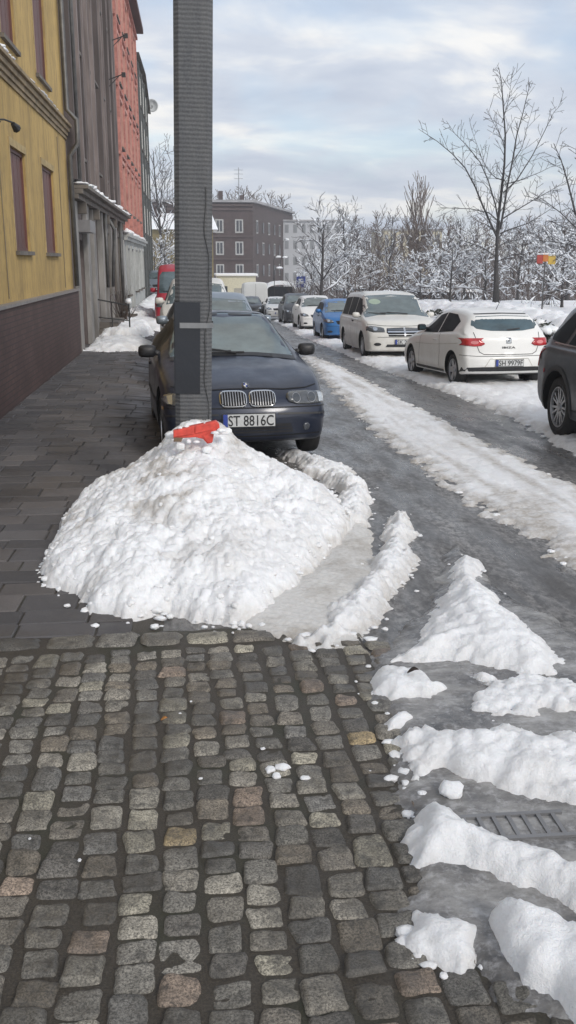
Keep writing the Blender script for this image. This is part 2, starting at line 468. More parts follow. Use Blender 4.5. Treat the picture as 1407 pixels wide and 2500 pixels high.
# ================================================================== SNOW ON THE ROAD (nobody could count it)
low = [(1900, 1640), (1407, 1372), (1200, 1255), (1050, 1140), (930, 1062), (850, 985), (795, 925), (765, 890), (752, 878)]
upp = [(748, 868), (800, 882), (900, 932), (1000, 988), (1200, 1092), (1407, 1192), (1900, 1430)]
o = snowfield('snow_strip', PX(*low, *upp), .034, .3, .03, SNOW_D, ln=.9, ls=10, jag=.2, power=.8, seed=21, edgedirt=1.0, dirtmod=lambda X, Y: .75*np.clip(fbm(X*5, Y*.7, 17, 5)-.47, 0, 1)*4+.55*np.exp(-((np.mod(X+.05*np.sin(Y*.7)-.03*Y, .42)-.2)/.035)**2)*np.clip(fbm(X*2, Y*.5, 18, 3)*3-.9, 0, 1), base=-.012,
              resy=lambda y: .02+.004*max(0, y-4), lumps=160, lr=(.012, .04)); o['kind'] = 'stuff'
tag(o, 'long dirty white strip of snow between the wheel lanes of the road')
park = PX((1900, 1330), (1407, 1105), (1320, 1058), (1290, 1035), (1150, 975), (1000, 925), (900, 888), (800, 845), (740, 822), (716, 806)) + [(5.0, 60), (9.3, 60), (9.3, 5)]
def ruts(X, Y):
    f = np.ones(X.shape)
    return f*(.75+.6*fbm(X*1.1, Y*.9, 77, 3))
o = snowfield('verge_snow', park, .085, .6, .04, SNOW, ln=.55, ls=8, jag=.18, power=.6, seed=31, hmod=ruts, edgedirt=.55, dirtmod=lambda X, Y: .3*np.clip(fbm(X*2.5, Y*.8, 27, 5)-.5, 0, 1)*4, base=-.012,
              resy=lambda y: .03+.005*max(0, y-5), lumps=120, lr=(.015, .06)); o['kind'] = 'stuff'
tag(o, 'trampled snow lying along the parking lane on the right')
# thin icy slush over the roadway mouth beside the cobbles
def slush_rep(X, Y, Z, d):
    return np.where(d > 0, np.minimum(d*.25, .02)+.022*(fbm(X*3, Y*5, 4, 5)-.5)+.006*clods(X*18, Y*18, 2), d*.6)
o = snowfield('wet_slush', PX((905, 1600), (980, 1540), (1060, 1470), (1110, 1330), (1200, 1420), (1500, 1600), (1900, 1700), (1900, 2600), (1560, 2600), (1330, 2480), (1200, 2400), (1150, 2330), (1005, 2300), (1000, 2130), (1010, 2010), (960, 1880), (950, 1760), (890, 1680)),
              .02, .1, .02, ICE, seed=41, jag=.07, rep=slush_rep, base=-.006, edgedirt=0); o['kind'] = 'stuff'
tag(o, 'grey wet icy slush covering the roadway mouth beside the cobbles')

# ---- separate bodies of snow near the camera
def ridge(name, poly, h, edge, label, seed, mat=SNOW_D, **kw):
    kw.setdefault('res', .014)
    o = snowfield(name, poly, h, edge, mat=mat, seed=seed, **kw); return tag(o, label, 'snow')
ridge('snow_wedge', PX((1118, 1362), (1135, 1355), (1155, 1362), (1180, 1430), (1222, 1465), (1235, 1500), (1330, 1570), (1372, 1620), (1372, 1662), (1300, 1665), (1200, 1645), (1100, 1628), (945, 1625), (1020, 1560), (1070, 1470), (1098, 1395)),
      .15, .34, 'tall white wedge of snow with a pointed far end left between the wheel tracks', 51, ln=.14, jag=.06, power=1.05, lumps=50, edgedirt=.4, mat=SNOW)
ridge('snow_curb', PX((963, 1262), (985, 1256), (1003, 1310), (998, 1380), (972, 1440), (925, 1495), (870, 1550), (800, 1585), (735, 1570), (800, 1510), (880, 1425), (930, 1355), (948, 1300)),
      .085, .17, 'narrow curved ridge of snow beside the wheel track right of the big heap', 52, ln=.5, ls=13, jag=.085, power=1.0, lumps=110, edgedirt=.7)
def tread(X, Y, Z, d):
    a = X*math.cos(.95)+Y*math.sin(.95); w = fbm(X*1.5, Y*1.5, 3, 3)
    z = .035*np.clip(d/.2, 0, 1)**.6+(w-.5)*.03+.0045*np.sin(a*105+w*9)*np.clip(d/.1, 0, 1)*np.clip((vnoise(X*3, Y*3, 5)-.25)*3, 0, 1)
    return np.where(d > 0, z+.004*clods(X*25, Y*25, 1), d*.7)
o = snowfield('packed_snow', PX((590, 1500), (700, 1420), (800, 1330), (870, 1260), (905, 1310), (900, 1380), (935, 1345), (950, 1400), (900, 1500), (865, 1565), (810, 1592), (700, 1560), (640, 1535)),
              .03, .1, .011, SLUSH, seed=61, jag=.06, rep=tread, base=-.004, edgedirt=.25)
tag(o, 'tan wheel-packed snow with tyre tread marks at the foot of the heap', 'snow')
ridge('snow_clump', PX((903, 1655), (925, 1638), (965, 1640), (1000, 1648), (1045, 1655), (1062, 1685), (1112, 1688), (1050, 1714), (960, 1712), (912, 1695)),
      .06, .09, 'small clump of snow with a dark leaf on it below the tall wedge', 53, lumps=30, edgedirt=.3, jag=.03)
ridge('snow_patch', PX((940, 1765), (965, 1746), (1000, 1748), (1018, 1765), (985, 1785), (945, 1790)), .035, .06,
      'smallest isolated patch of snow lying at the right edge of the cobbles', 54, lumps=14, edgedirt=.3, jag=.02)
ridge('crumbled_snow', PX((1130, 1745), (1190, 1700), (1180, 1665), (1250, 1655), (1330, 1668), (1407, 1690), (1600, 1710), (1600, 1790), (1407, 1765), (1330, 1748), (1260, 1775), (1190, 1765)),
      .05, .12, 'loose crumbled greyish snow right below the tall wedge', 55, ln=.8, ls=14, jag=.13, lumps=170, lr=(.012, .04), edgedirt=.5)
ridge('snow_bank', PX((955, 1818), (1000, 1798), (1130, 1800), (1270, 1790), (1300, 1815), (1407, 1808), (1800, 1830), (1800, 2000), (1407, 1972), (1250, 1962), (1150, 1915), (1080, 1890), (1020, 1925), (975, 1880), (1002, 1845)),
      .08, .2, 'broad lumpy band of snow above the drain grate at the right edge', 56, ln=.5, jag=.075, lumps=110, edgedirt=.4)
ridge('snow_bar', PX((1008, 2065), (1022, 1995), (1065, 1985), (1130, 2030), (1250, 2072), (1407, 2118), (1800, 2200), (1800, 2330), (1407, 2240), (1330, 2195), (1220, 2160), (1130, 2130), (1005, 2132)),
      .105, .2, 'smooth thick bar of snow just below the drain grate', 57, ln=.22, jag=.05, lumps=70, edgedirt=.35, mat=SNOW)
ridge('snow_remnant', PX((990, 2315), (1018, 2240), (1080, 2238), (1160, 2268), (1190, 2270), (1165, 2310), (1130, 2365), (1060, 2335)),
      .05, .09, 'ragged remnant of snow lying on the cobbles near the bottom right corner', 58, ln=.4, jag=.045, lumps=40, edgedirt=.3)
ridge('snow_block', PX((1192, 2262), (1232, 2250), (1407, 2306), (1700, 2400), (1700, 2650), (1430, 2520), (1350, 2440), (1275, 2412), (1215, 2335)),
      .13, .10, 'clean smooth block of snow cut off by the bottom right corner of the picture', 59, ln=.12, jag=.02, lumps=24, power=.5, edgedirt=.2, mat=SNOW)
cx, cy = G(1102, 1945)
v, f = lump((cx, cy, gz(cx, cy)+.025), .043, 12); m = MB(); m.add(v, f)
tag(m.build('snow_chunk', SNOW, smooth=True), 'fist-sized chunk of snow lying alone between the lumpy band and the smooth bar', 'snow')
CR = 'small crumbs of snow scattered on the paving'
for i, (px, py, r) in enumerate([(165, 1483, .024), (92, 1395, .012), (642, 1832, .009), (378, 1535, .030), (745, 1556, .032), (395, 1532, .012), (45, 1006, .03), (73, 2052, .006), (195, 2105, .007),
                    (490, 1905, .008), (467, 1716, .006), (440, 1745, .006), (1388, 1985, .028), (1322, 2018, .02), (1170, 1395, .02), (1030, 1945, .022), (1170, 1420, .014), (1345, 1350, .03), (1375, 1380, .025), (660, 1885, .022), (690, 1880, .026), (675, 1900, .02), (745, 1905, .018), (760, 1915, .012), (905, 1565, .03), (940, 1540, .022), (640, 1530, .022), (915, 1720, .012)]):
    x, y = G(px, py); m = MB(); v, f = lump((0, 0, 0), r, 700+i, .45); m.add(v, f)
    o = m.build('snow_crumb', SNOW, smooth=True); o.location = (x, y, gz(x, y)+r*.2+.006)
    tag(o, 'small crumb of snow lying loose on the paving or slush', 'snow crumb', CR)

# ---- the big heap against the pole
rim = [(-1.00, 5.95), (-.97, 5.72), (-.90, 5.45), (-.68, 5.26), (-.62, 4.95), (-.42, 4.78), (-.17, 4.90), (-.03, 4.75), (.12, 4.72), (.23, 4.62), (.37, 4.82), (.52, 5.15), (.68, 5.55), (.9, 6.05), (1.1, 6.62), (1.02, 7.15),
       (.86, 7.45), (.78, 7.9), (.72, 8.5), (.5, 8.95), (.2, 9.1), (-.3, 9.0), (-.6, 8.5), (-.86, 7.7), (-.98, 6.8)]
PK = (.01, 7.35)
def heap():
    res = .0115
    X, Y = np.meshgrid(np.arange(-1.25, 1.35, res), np.arange(4.5, 9.3, res*1.2))
    d = sdist(X, Y, rim)
    d = d+.085*(fbm(X*4, Y*4, 2, 6, .65)-.5)*2+.035*(clods(X*15, Y*15, 3)-.6)
    # ray ratio from the summit to the rim
    ang = np.arctan2(Y-PK[1], X-PK[0]); rad = np.hypot(X-PK[0], Y-PK[1])
    A = np.linspace(-math.pi, math.pi, 361); Rr = []
    for a in A:
        best = 9
        for i in range(len(rim)):
            ax, ay = rim[i][0]-PK[0], rim[i][1]-PK[1]; bx, by = rim[(i+1) % len(rim)][0]-PK[0], rim[(i+1) % len(rim)][1]-PK[1]
            ex, ey = bx-ax, by-ay; dx, dy = math.cos(a), math.sin(a); den = dx*ey-dy*ex
            if abs(den) < 1e-9: continue
            t = (ax*ey-ay*ex)/den; u = (ax*dy-ay*dx)/den
            if t > 0 and -1e-6 <= u <= 1+1e-6: best = min(best, t)
        Rr.append(best)
    Rm = np.interp(ang, A, Rr); ell = np.hypot((X-PK[0]-.03)*.8, Y-PK[1]); q = np.clip((ell-.10)/(Rm-.10), 0, 1)
    Hpk = .74
    # broad flat-ish crest around the pole, straight flanks, steep toe
    flank = (1-q)
    H = Hpk*np.clip(flank*1.02, 0, 1)**1.06
    H = np.minimum(H, Hpk-.02+.02*vnoise(X*6, Y*6, 4))
    toe = np.clip(d/.1, 0, 1)**.6*.075
    Z = H*.93+toe*np.clip(1-H/.5, 0, 1)+ (fbm(X*2.3, Y*1.9, 9, 6, .6)-.5)*.27*np.clip(d/.3, 0, 1)*np.clip(1.25-H, .35, 1)
    vm = .25+1.7*np.clip(fbm(X*2.6, Y*2.2, 19, 3)-.3, 0, 1)
    Z += .055*vm*(clods(X*6.5, Y*4.8, 12)-.62)*np.clip(d/.12, 0, 1)
    Z += .022*vm*(clods(X*19, Y*15, 13)-.62)*np.clip(d/.05, 0, 1)
    Z += .012*(clods(X*40, Y*32, 14)-.62)*np.clip(d/.03, 0, 1)+(fbm(X*30, Y*24, 15, 3, .7)-.5)*.034*np.clip(d/.06, 0, 1)
    Z = np.where(d > 0, Z, d*.8)
    Zw = gzv(X, Y)+np.maximum(Z, -.03)
    # lean lumps outwards so the flank has small overhangs
    gy_, gx_ = np.gradient(Z, res*1.2, res)
    am = .018*(clods(X*11, Y*9, 31)-.5)*np.clip(d/.1, 0, 1)
    Xn = X-np.clip(gx_, -1.2, 1.2)*am; Yn = Y-np.clip(gy_, -1.2, 1.2)*am
    dirt = .75*np.clip(fbm(X*3.2+1, Y*2.4, 6, 6, .62)-.49, 0, 1)*8*np.clip((.75-X)/.9, 0.15, 1)*np.clip((Y-4.9)/1.2, 0, 1)
    dirt += .35*np.clip(1-d/.05, 0, 1)
    dirt += .25*np.clip((X-.45)/.4, 0, 1)*np.clip((.22-Z)/.2, 0, 1)
    ex = ([], []); rr = random.Random(4)
    for i in range(330):
        j = rr.randrange(len(rim)); u = rr.random(); a, b = rim[j], rim[(j+1) % len(rim)]
        k = 1+rr.gauss(-.01, .035) if rr.random() < .8 else rr.uniform(.15, 1)
        px = PK[0]+(a[0]+(b[0]-a[0])*u-PK[0])*k; py = PK[1]+(a[1]+(b[1]-a[1])*u-PK[1])*k
        ii, jj = int((py-4.5)/(res*1.2)), int((px+1.25)/res)
        if not (0 <= ii < X.shape[0] and 0 <= jj < X.shape[1]): continue
        zz = max(Zw[ii, jj], gz(px, py)); r = rr.uniform(.008, .034)*rr.uniform(.3, 1)
        v, f = lump((px, py, zz+r*.05), r, 5000+i); o = len(ex[0]); ex[0].extend(v); ex[1].extend([tuple(k2+o for k2 in t) for t in f])
    for i, (px, py, yy, r) in enumerate([(548, 1050, 6.95, .04), (418, 1058, 6.98, .04), (505, 1096, 6.78, .035), (440, 1088, 6.8, .035)]):
        x, z = AY(px, py, yy); v, f = lump((x, yy, z-.01), r*1.15, 8800+i, .9); o = len(ex[0]); ex[0].extend(v); ex[1].extend([tuple(k2+o for k2 in t) for t in f])
    o = grid_mesh('snow_heap', Xn, Yn, Zw, d > -.03, SNOW_PILE, np.clip(dirt*1.35, 0, 1), ex)
    return tag(o, 'big conical heap of shovelled snow piled against the foot of the concrete pole', 'snow heap')
heap()
# tail of the heap curling back to the car
ridge('snow_tail', [(.86, 6.55), (1.02, 6.95), (1.12, 7.4), (1.22, 7.8), (1.2, 8.15), (1.12, 8.45), (1.2, 8.62), (1.36, 8.5), (1.5, 8.1), (1.47, 7.65), (1.33, 7.1), (1.2, 6.7), (1.1, 6.4)],
      .10, .18, 'lumpy tail of snow curling from the right foot of the heap towards the dark car', 71, ln=.65, ls=11, jag=.1, lumps=110, edgedirt=.6, mat=SNOW_PILE)
ridge('snow_crust', [(.98, 8.75), (1.15, 8.62), (1.38, 8.6), (1.5, 8.85), (1.42, 9.2), (1.25, 9.55), (1.05, 9.95), (.9, 10.0), (1.02, 9.5), (1.08, 9.1)],
      .065, .12, 'low broken crust of dirty snow on the asphalt right in front of the dark car', 72, ln=.7, ls=12, jag=.09, lumps=120, lr=(.012, .04), edgedirt=.7)

# leaf, drain grate, cigarette-coloured leaf on the cobbles
def leaf(px, py, s, col, label, dz=.0):
    x, y = G(px, py); m = MB(); vs = []; n = 10
    for i in range(n+1):
        t = i/n; w = math.sin(math.pi*t**.85)*.42
        for k in (-1, 0, 1): vs.append(((k*w)*s, (t-.5)*1.2*s, (.12*abs(k)+.15*math.sin(t*3))*s))
    fs = []
    for i in range(n):
        for k in (0, 1): a = i*3+k; fs.append((a, a+1, a+4, a+3))
    m.add(vs, fs); o = m.build('fallen_leaf', simple('leaf_'+label[:4], col, .6, var=.4, scale=60), smooth=True)
    sl = o.modifiers.new('t', 'SOLIDIFY'); sl.thickness = .001
    o.location = (x, y, gz(x, y)+dz); o.rotation_euler = (.5, .2, .4+px*.01); tag(o, label, 'leaf')
leaf(1008, 1684, .05, (.03, .018, .012), 'dark brown leaf lying on the small clump of snow', .085)
leaf(402, 1765, .028, (.5, .22, .06), 'orange dry leaf lying on the cobbles', .016)
x, y = G(1255, 2032); gr = MB()
for i in range(7): gr.box(-.16+i*.05, -.146+i*.05, -.055, .055, -.01, .0)
gr.box(-.18, .18, .055, .072, -.012, .001); gr.box(-.18, .18, -.072, -.055, -.012, .001)
o = gr.build('drain_grate', simple('cast_iron', (.2, .2, .205), .5, .3, bmp=.3)); o.location = (x, y, gz(x, y)+.027)
tag(o, 'iron drain grate showing through the grey slush', 'drain grate')

# ================================================================== POLE
def pole_mat():
    m, nt, b = newmat('pole_concrete')
    tc = nt.nodes.new('ShaderNodeTexCoord'); w = N(nt, 'ShaderNodeTexWave', Scale=10, Distortion=1.2, Detail=3); w.bands_direction = 'Z'
    w.inputs['Detail Scale'].default_value = 2.5
    nt.links.new(tc.outputs['Object'], w.inputs['Vector'])
    w2 = N(nt, 'ShaderNodeTexWave', Scale=11, Distortion=.6, Detail=2); w2.bands_direction = 'X'; nt.links.new(tc.outputs['Object'], w2.inputs['Vector'])
    n = noise_n(nt, 3, 6, .6, mapping=(3, 3, .5)); n2 = noise_n(nt, 70, 3)
    c = ramp(nt, n, [(.3, (.062, .066, .073)), (.7, (.108, .11, .113))])
    c = mix(nt, ramp(nt, w.outputs['Fac'], [(.1, .45), (.6, 0.)]), c, (.055, .058, .064))
    c = mix(nt, ramp(nt, w2.outputs['Fac'], [(.0, .3), (.25, 0.)]), c, (.08, .082, .088))
    c = mix(nt, ramp(nt, n2, [(.4, 0.), (.75, .3)]), c, (.2, .198, .195)); nt.links.new(c, b.inputs['Base Color'])
    b.inputs['Roughness'].default_value = .75
    p = bump(nt, b, w.outputs['Fac'], .6, .006); bump(nt, b, n2, .3, .003, p); return m
PY = 7.72; pz = gz(0, PY)
xb, zb = AY(473, 1000, PY); xt, zt = AY(471.5, 0, PY)
lean = math.atan2(xt-xb, zt-zb)
pole = empty('utility_pole', (xb-(zb-pz)*math.tan(lean), PY, pz), label='tall grey concrete pole standing in the snow heap in front of the dark car', cat='pole')
pole.rotation_euler = (0, lean, 0)
hw = .145
def pring(z, w, ch=.038): return [(-w+ch, -w, z), (w-ch, -w, z), (w, -w+ch, z), (w, w-ch, z), (w-ch, w, z), (-w+ch, w, z), (-w, w-ch, z), (-w, -w+ch, z)]
m = MB(); zs = [-.3+i*.4 for i in range(24)]; vs = []
for z in zs: vs += pring(z, hw*(1.0 if z < 3 else 1-(z-3)*.004))
fs = []
for i in range(len(zs)-1):
    for j in range(8): a = i*8+j; q = i*8+(j+1) % 8; fs.append((a, q, q+8, a+8))
fs.append(tuple(range(len(vs)-8, len(vs)))); m.add(vs, fs)
POLE_M = pole_mat(); m.build('shaft', POLE_M, pole)
def ploc(px, py):
    x, z = AY(px, py, PY-hw); return x-(pole.location.x+(z-pz)*math.tan(lean)), z-pz
xa, z1 = ploc(428, 738); xc, z0 = ploc(489, 961)
m = MB(); m.box(-hw-.004, xc, -hw-.006, -hw-.001, z0, z1); m.box(-hw-.007, -hw-.002, -hw-.006, .03, z0, z1)
m.build('dark_sheet', simple('bitumen_sheet', (.012, .015, .021), .45, var=.2, scale=3, bmp=.15, bscale=12, bdist=.02), pole)
_, zs_ = ploc(470, 795)
m = MB(); r_ = pring(0, hw+.011, .05); vs = [(a, b, zs_-.021+.05*(a+hw)*.2) for a, b, _ in r_]+[(a, b, zs_+.021+.05*(a+hw)*.2) for a, b, _ in r_]
m.add(vs, [(i, (i+1) % 8, (i+1) % 8+8, i+8) for i in range(8)]); m.build('strap', simple('steel_band', (.24, .245, .25), .45, .5, bmp=.2), pole)
m = MB(); pts = []
for i in range(40):
    z = .35+i*.055; pts.append((.105+.02*math.sin(i*.31)+.008*math.sin(i*.9), -hw-.006, z))
m.tube(pts, .003, 5); m.build('wire', simple('black_cable', (.02, .02, .02), .5), pole)

# ================================================================== RED PLASTIC PIECE
RED = simple('red_plastic', (.60, .065, .045), .45, var=.22, scale=25, bmp=.25, bscale=40, coat=.2)
ctr = AY(478, 1056, 6.82)
red = empty('plastic_fragment', (ctr[0], 6.82, ctr[1]), label='broken red plastic piece stuck on top of the snow heap', cat='plastic piece')
def rp(px, py): x, z = AY(px, py, 6.82); return x-ctr[0], z-ctr[1]
def extr(mb, pts, y0, y1, n=None):
    k = len(pts); mb.add([(x, y0, z) for x, z in pts]+[(x, y1, z) for x, z in pts], [tuple(range(k)), tuple(range(2*k-1, k-1, -1))]+[(i, i+k, (i+1) % k+k, (i+1) % k) for i in range(k)])
m = MB(); extr(m, [rp(*p) for p in [(423, 1052), (470, 1040), (528, 1028), (536, 1036), (537, 1046), (524, 1054), (519, 1081), (507, 1084), (496, 1072), (478, 1068), (424, 1071)]], .0, .06)
m.build('shell', RED, red, bevel=.006)
m = MB()
extr(m, [rp(*p) for p in [(424, 1053), (475, 1041), (475, 1059), (424, 1067)]], -.009, -.001)
extr(m, [rp(*p) for p in [(477, 1040), (526, 1030), (531, 1039), (522, 1048), (477, 1058)]], -.010, -.001)
extr(m, [rp(*p) for p in [(494, 1064), (519, 1055), (516, 1078), (508, 1080)]], -.007, -.001)
m.build('rib', RED, red, bevel=.004)
m = MB(); extr(m, [rp(*p) for p in [(426, 1068), (447, 1068), (443, 1078), (424, 1078)]], -.01, .03)
m.build('muddy_end', simple('muddy_plastic', (.16, .11, .07), .8, bmp=.4), red)
m = MB(); 
for (a, b, r, s) in [(440, 1046, .022, 1), (455, 1042, .018, 2), (500, 1034, .012, 3), (527, 1056, .03, 4), (541, 1050, .032, 5), (460, 1077, .03, 6), (480, 1078, .024, 7)]:
    x, z = rp(a, b); v, f = lump((x, .02 if s < 4 else -.01, z), r, 900+s, .6); m.add(v, f)
build_each(m, 'snow_cover', SNOW, red, smooth=True)

# ================================================================== HOUSES ON THE LEFT
WX = -2.6
def brick_mat(name, c1, c2, mortar, sc=1.0, axis='YZ', bh=.075, bw=.24, rough=.75):
    m, nt, b = newmat(name); tc = nt.nodes.new('ShaderNodeTexCoord'); sp = nt.nodes.new('ShaderNodeSeparateXYZ'); cb = nt.nodes.new('ShaderNodeCombineXYZ')
    nt.links.new(tc.outputs['Object'], sp.inputs[0]); nt.links.new(sp.outputs[axis[0]], cb.inputs[0]); nt.links.new(sp.outputs[axis[1]], cb.inputs[1])
    br = nt.nodes.new('ShaderNodeTexBrick'); nt.links.new(cb.outputs[0], br.inputs['Vector'])
    br.inputs['Color1'].default_value = (*c1, 1); br.inputs['Color2'].default_value = (*c2, 1); br.inputs['Mortar'].default_value = (*mortar, 1)
    br.inputs['Scale'].default_value = 1; br.inputs['Brick Width'].default_value = bw; br.inputs['Row Height'].default_value = bh; br.inputs['Mortar Size'].default_value = .008; br.inputs['Bias'].default_value = -.2
    n = noise_n(nt, 1.5, 6, .65)
    c = mix(nt, ramp(nt, n, [(.35, .55), (.65, 0.)]), br.outputs['Color'], tuple(x*.45 for x in c1)); nt.links.new(c, b.inputs['Base Color'])
    b.inputs['Roughness'].default_value = rough; bump(nt, b, br.outputs['Fac'], -.4, .006); return m
def stucco(name, c, stain=(.12, .10, .07), amt=.5, streak=True):
    m, nt, b = newmat(name); n = noise_n(nt, 1.1, 7, .65, mapping=(1, 1.2, .35) if streak else None); n2 = noise_n(nt, 9, 6, .7, mapping=(1, 1, .4)); n3 = noise_n(nt, 60, 4, .6)
    col = ramp(nt, n, [(.3, tuple(x*.72 for x in c)), (.6, c), (.8, tuple(min(1, x*1.18) for x in c))])
    col = mix(nt, ramp(nt, n2, [(.48, 0.), (.75, amt)]), col, stain); nt.links.new(col, b.inputs['Base Color'])
    b.inputs['Roughness'].default_value = .85; p = bump(nt, b, n3, .4, .006); bump(nt, b, n2, .3, .02, p)
    st = ramp(nt, noise_n(nt, 2.2, 6, .75, mapping=(1, 2.2, .18)), [(.5, 0.), (.72, .55)]); col2 = mix(nt, st, col, tuple(x*.8 for x in stain)); nt.links.new(col2, b.inputs['Base Color']); return m
YEL = stucco('ochre_render', (.50, .345, .125), (.20, .14, .07), .75)
DKB = brick_mat('dark_plinth_brick', (.088, .052, .048), (.11, .064, .056), (.05, .036, .034))
BRD = simple('brown_board', (.115, .045, .038), .55, var=.3, scale=2, bmp=.2, bscale=20, mapping=(1, 1, .2))
REV = simple('window_reveal', (.36, .27, .13), .8, var=.3)
STN = simple('grey_cornice', (.13, .115, .10), .75, var=.35, scale=3, bmp=.4, bscale=25)
TIN = simple('sheet_metal', (.27, .25, .24), .5, .3, var=.2, scale=8)
PIPE = simple('zinc_pipe', (.12, .118, .115), .5, .5, var=.3, scale=5)
DARKGL = simple('dark_glass', (.015, .018, .022), .12, var=.4, scale=1.5, spec=.6)
WHT = simple('white_frame', (.62, .62, .6), .5, var=.1)

def hbox(name, x0, x1, y0, y1, z0, z1, mat, parent, bev=0):
    m = MB(); m.box(x0, x1, y0, y1, z0, z1); return m.build(name, mat, parent, bevel=bev)
def wall_with_holes(name, x, y0, y1, z0, z1, holes, depth, mat, parent, back=-9):
    """facade plane facing +x with rectangular window openings and real reveals"""
    ys = sorted({y0, y1, *[h[0] for h in holes], *[h[1] for h in holes]}); zs = sorted({z0, z1, *[h[2] for h in holes], *[h[3] for h in holes]})
    m = MB()
    for i in range(len(ys)-1):
        for j in range(len(zs)-1):
            cy, cz = (ys[i]+ys[i+1])/2, (zs[j]+zs[j+1])/2
            if any(h[0] < cy < h[1] and h[2] < cz < h[3] for h in holes): continue
            m.add([(x, ys[i], zs[j]), (x, ys[i+1], zs[j]), (x, ys[i+1], zs[j+1]), (x, ys[i], zs[j+1])], [(0, 1, 2, 3)])
    for h in holes:
        a, b, c, d = h[:4]; xi = x-depth
        m.add([(x, a, c), (x, b, c), (x, b, d), (x, a, d), (xi, a, c), (xi, b, c), (xi, b, d), (xi, a, d)], [(0, 4, 5, 1), (1, 5, 6, 2), (2, 6, 7, 3), (3, 7, 4, 0)])
    xb = back
    m.add([(x, y0, z0), (x, y0, z1), (xb, y0, z1), (xb, y0, z0), (x, y1, z0), (x, y1, z1), (xb, y1, z1), (xb, y1, z0)], [(0, 1, 2, 3), (4, 7, 6, 5), (1, 5, 6, 2), (3, 2, 6, 7)])
    me = bpy.data.meshes.new(name); me.from_pydata(m.v, [], m.f); me.materials.append(mat); return link(name, me, parent)
def snowline(mb, x0, x1, y0, y1, z, n, seed, r=.07):
    rr = random.Random(seed)
    for i in range(n):
        y = y0+(y1-y0)*(i+rr.random())/n; q = r*rr.uniform(.6, 1.2)
        v, f = lump(((x0+x1)/2, y, z+q*.25), q, seed*50+i, .7); 
        k = (y1-y0)/n/q*.6
        mb.add([(x0+(x1-x0)*.5+(p[0]-(x0+x1)/2)*(x1-x0)/(2*q), y+(p[1]-y)*max(1, k), p[2]) for p in v], f)

# yellow house
yh = empty('yellow_house', (WX, 17, -.25), label='ochre yellow rendered house with boarded windows above a dark brick plinth', cat='house')
yh_inv = Matrix.Translation(-yh.location)
def reparent(objs, root):
    for o in objs: o.parent = root; o.matrix_parent_inverse = yh_inv if root is yh else Matrix.Translation(-root.location)
Y0, Y1 = 6.5, 21.5
wins = [(11.35, 12.75, 1.86, 3.34), (14.85, 16.15, 1.86, 3.34), (17.85, 19.3, 1.86, 3.36), (11.3, 12.7, 4.8, 6.9), (14.8, 16.05, 4.8, 6.9), (17.95, 19.4, 4.84, 6.9)]
parts = [wall_with_holes('wall', WX, Y0, Y1, 1.13, 9.3, wins, .09, YEL, None)]
m = MB(); m.box(WX-.3, WX+.10, Y0, Y1+.02, -.5, 1.1); parts.append(m.build('plinth', DKB))
m = MB(); m.box(WX, WX+.13, Y0, Y1+.05, 1.1, 1.145); parts.append(m.build('plinth_ledge', TIN))
m = MB()
for (a, b, c, d) in [(.0, .03, 4.19, 4.26), (0, .06, 4.26, 4.34), (0, .10, 4.34, 4.42), (0, .15, 4.42, 4.48)]: m.box(WX+a-.001, WX+b, Y0, Y1+.02, c, d)
parts.append(m.build('cornice', simple('ochre_cornice', (.25, .19, .115), .75, var=.35, scale=3, bmp=.4, bscale=25), bevel=.008))
m = MB(); snowline(m, WX+.02, WX+.16, 13.6, 14.9, 4.48, 7, 1, .06); snowline(m, WX+.05, WX+.16, 16.2, 19.5, 4.48, 9, 2, .025)
parts.append(m.build('snow_cover', SNOW, smooth=True))
for w in wins:
    fr = MB(); t = .05; x = WX-.07
    fr.box(x-.01, x+.03, w[0], w[1], w[2], w[2]+t); fr.box(x-.01, x+.03, w[0], w[1], w[3]-t, w[3]); fr.box(x-.01, x+.03, w[0], w[0]+t, w[2]+t, w[3]-t); fr.box(x-.01, x+.03, w[1]-t, w[1], w[2]+t, w[3]-t)
    fo = fr.build('window', BRD); parts.append(fo)
    bd = MB(); n = 7; ww = (w[1]-w[0]-2*t)/n
    for i in range(n): bd.box(x-.012, x+.008+.003*(i % 2), w[0]+t+i*ww+.003, w[0]+t+(i+1)*ww-.003, w[2]+t, w[3]-t)
    b_ = bd.build('boarding', BRD, fo)
    s_ = MB(); s_.box(WX-.06, WX+.06, w[0]-.05, w[1]+.05, w[2]-.055, w[2]+.005); s_.build('sill', STN, fo)
    h_ = MB(); h_.box(WX-.003, WX+.018, w[0]-.07, w[1]+.07, w[3], w[3]+.11); h_.box(WX-.003, WX+.012, w[0]-.07, w[0], w[2], w[3]); h_.build('surround', REV, fo)
m = MB(); m.tube([(WX+.09, 21.3, 8.9), (WX+.09, 21.3, 4.75), (WX+.28, 21.3, 4.55), (WX+.28, 21.3, 4.1), (WX+.1, 21.3, 3.85), (WX+.1, 21.3, 1.2)], .05, 8)
parts += build_each(m, 'drainpipe', PIPE, smooth=True)
m = MB()
for yy in (13.95, 20.1): m.tube([(WX+.012, yy, 1.2), (WX+.012, yy, 4.08)], .008, 5)
parts += build_each(m, 'cable', simple('grey_cable', (.2, .16, .1), .7))
m = MB(); m.tube([(WX, 13.15, 3.45), (WX+.2, 13.5, 3.5), (WX+.3, 13.7, 3.48)], .012, 6); m.tube([(WX+.28, 13.65, 3.47), (WX+.31, 13.75, 3.42)], [.03, .06], 8); m.tube([(WX, 13.15, 3.25), (WX+.16, 13.45, 3.47)], .008, 5)
parts.append(m.build('wall_bracket', simple('black_iron', (.025, .025, .025), .5)))
reparent(parts, yh)

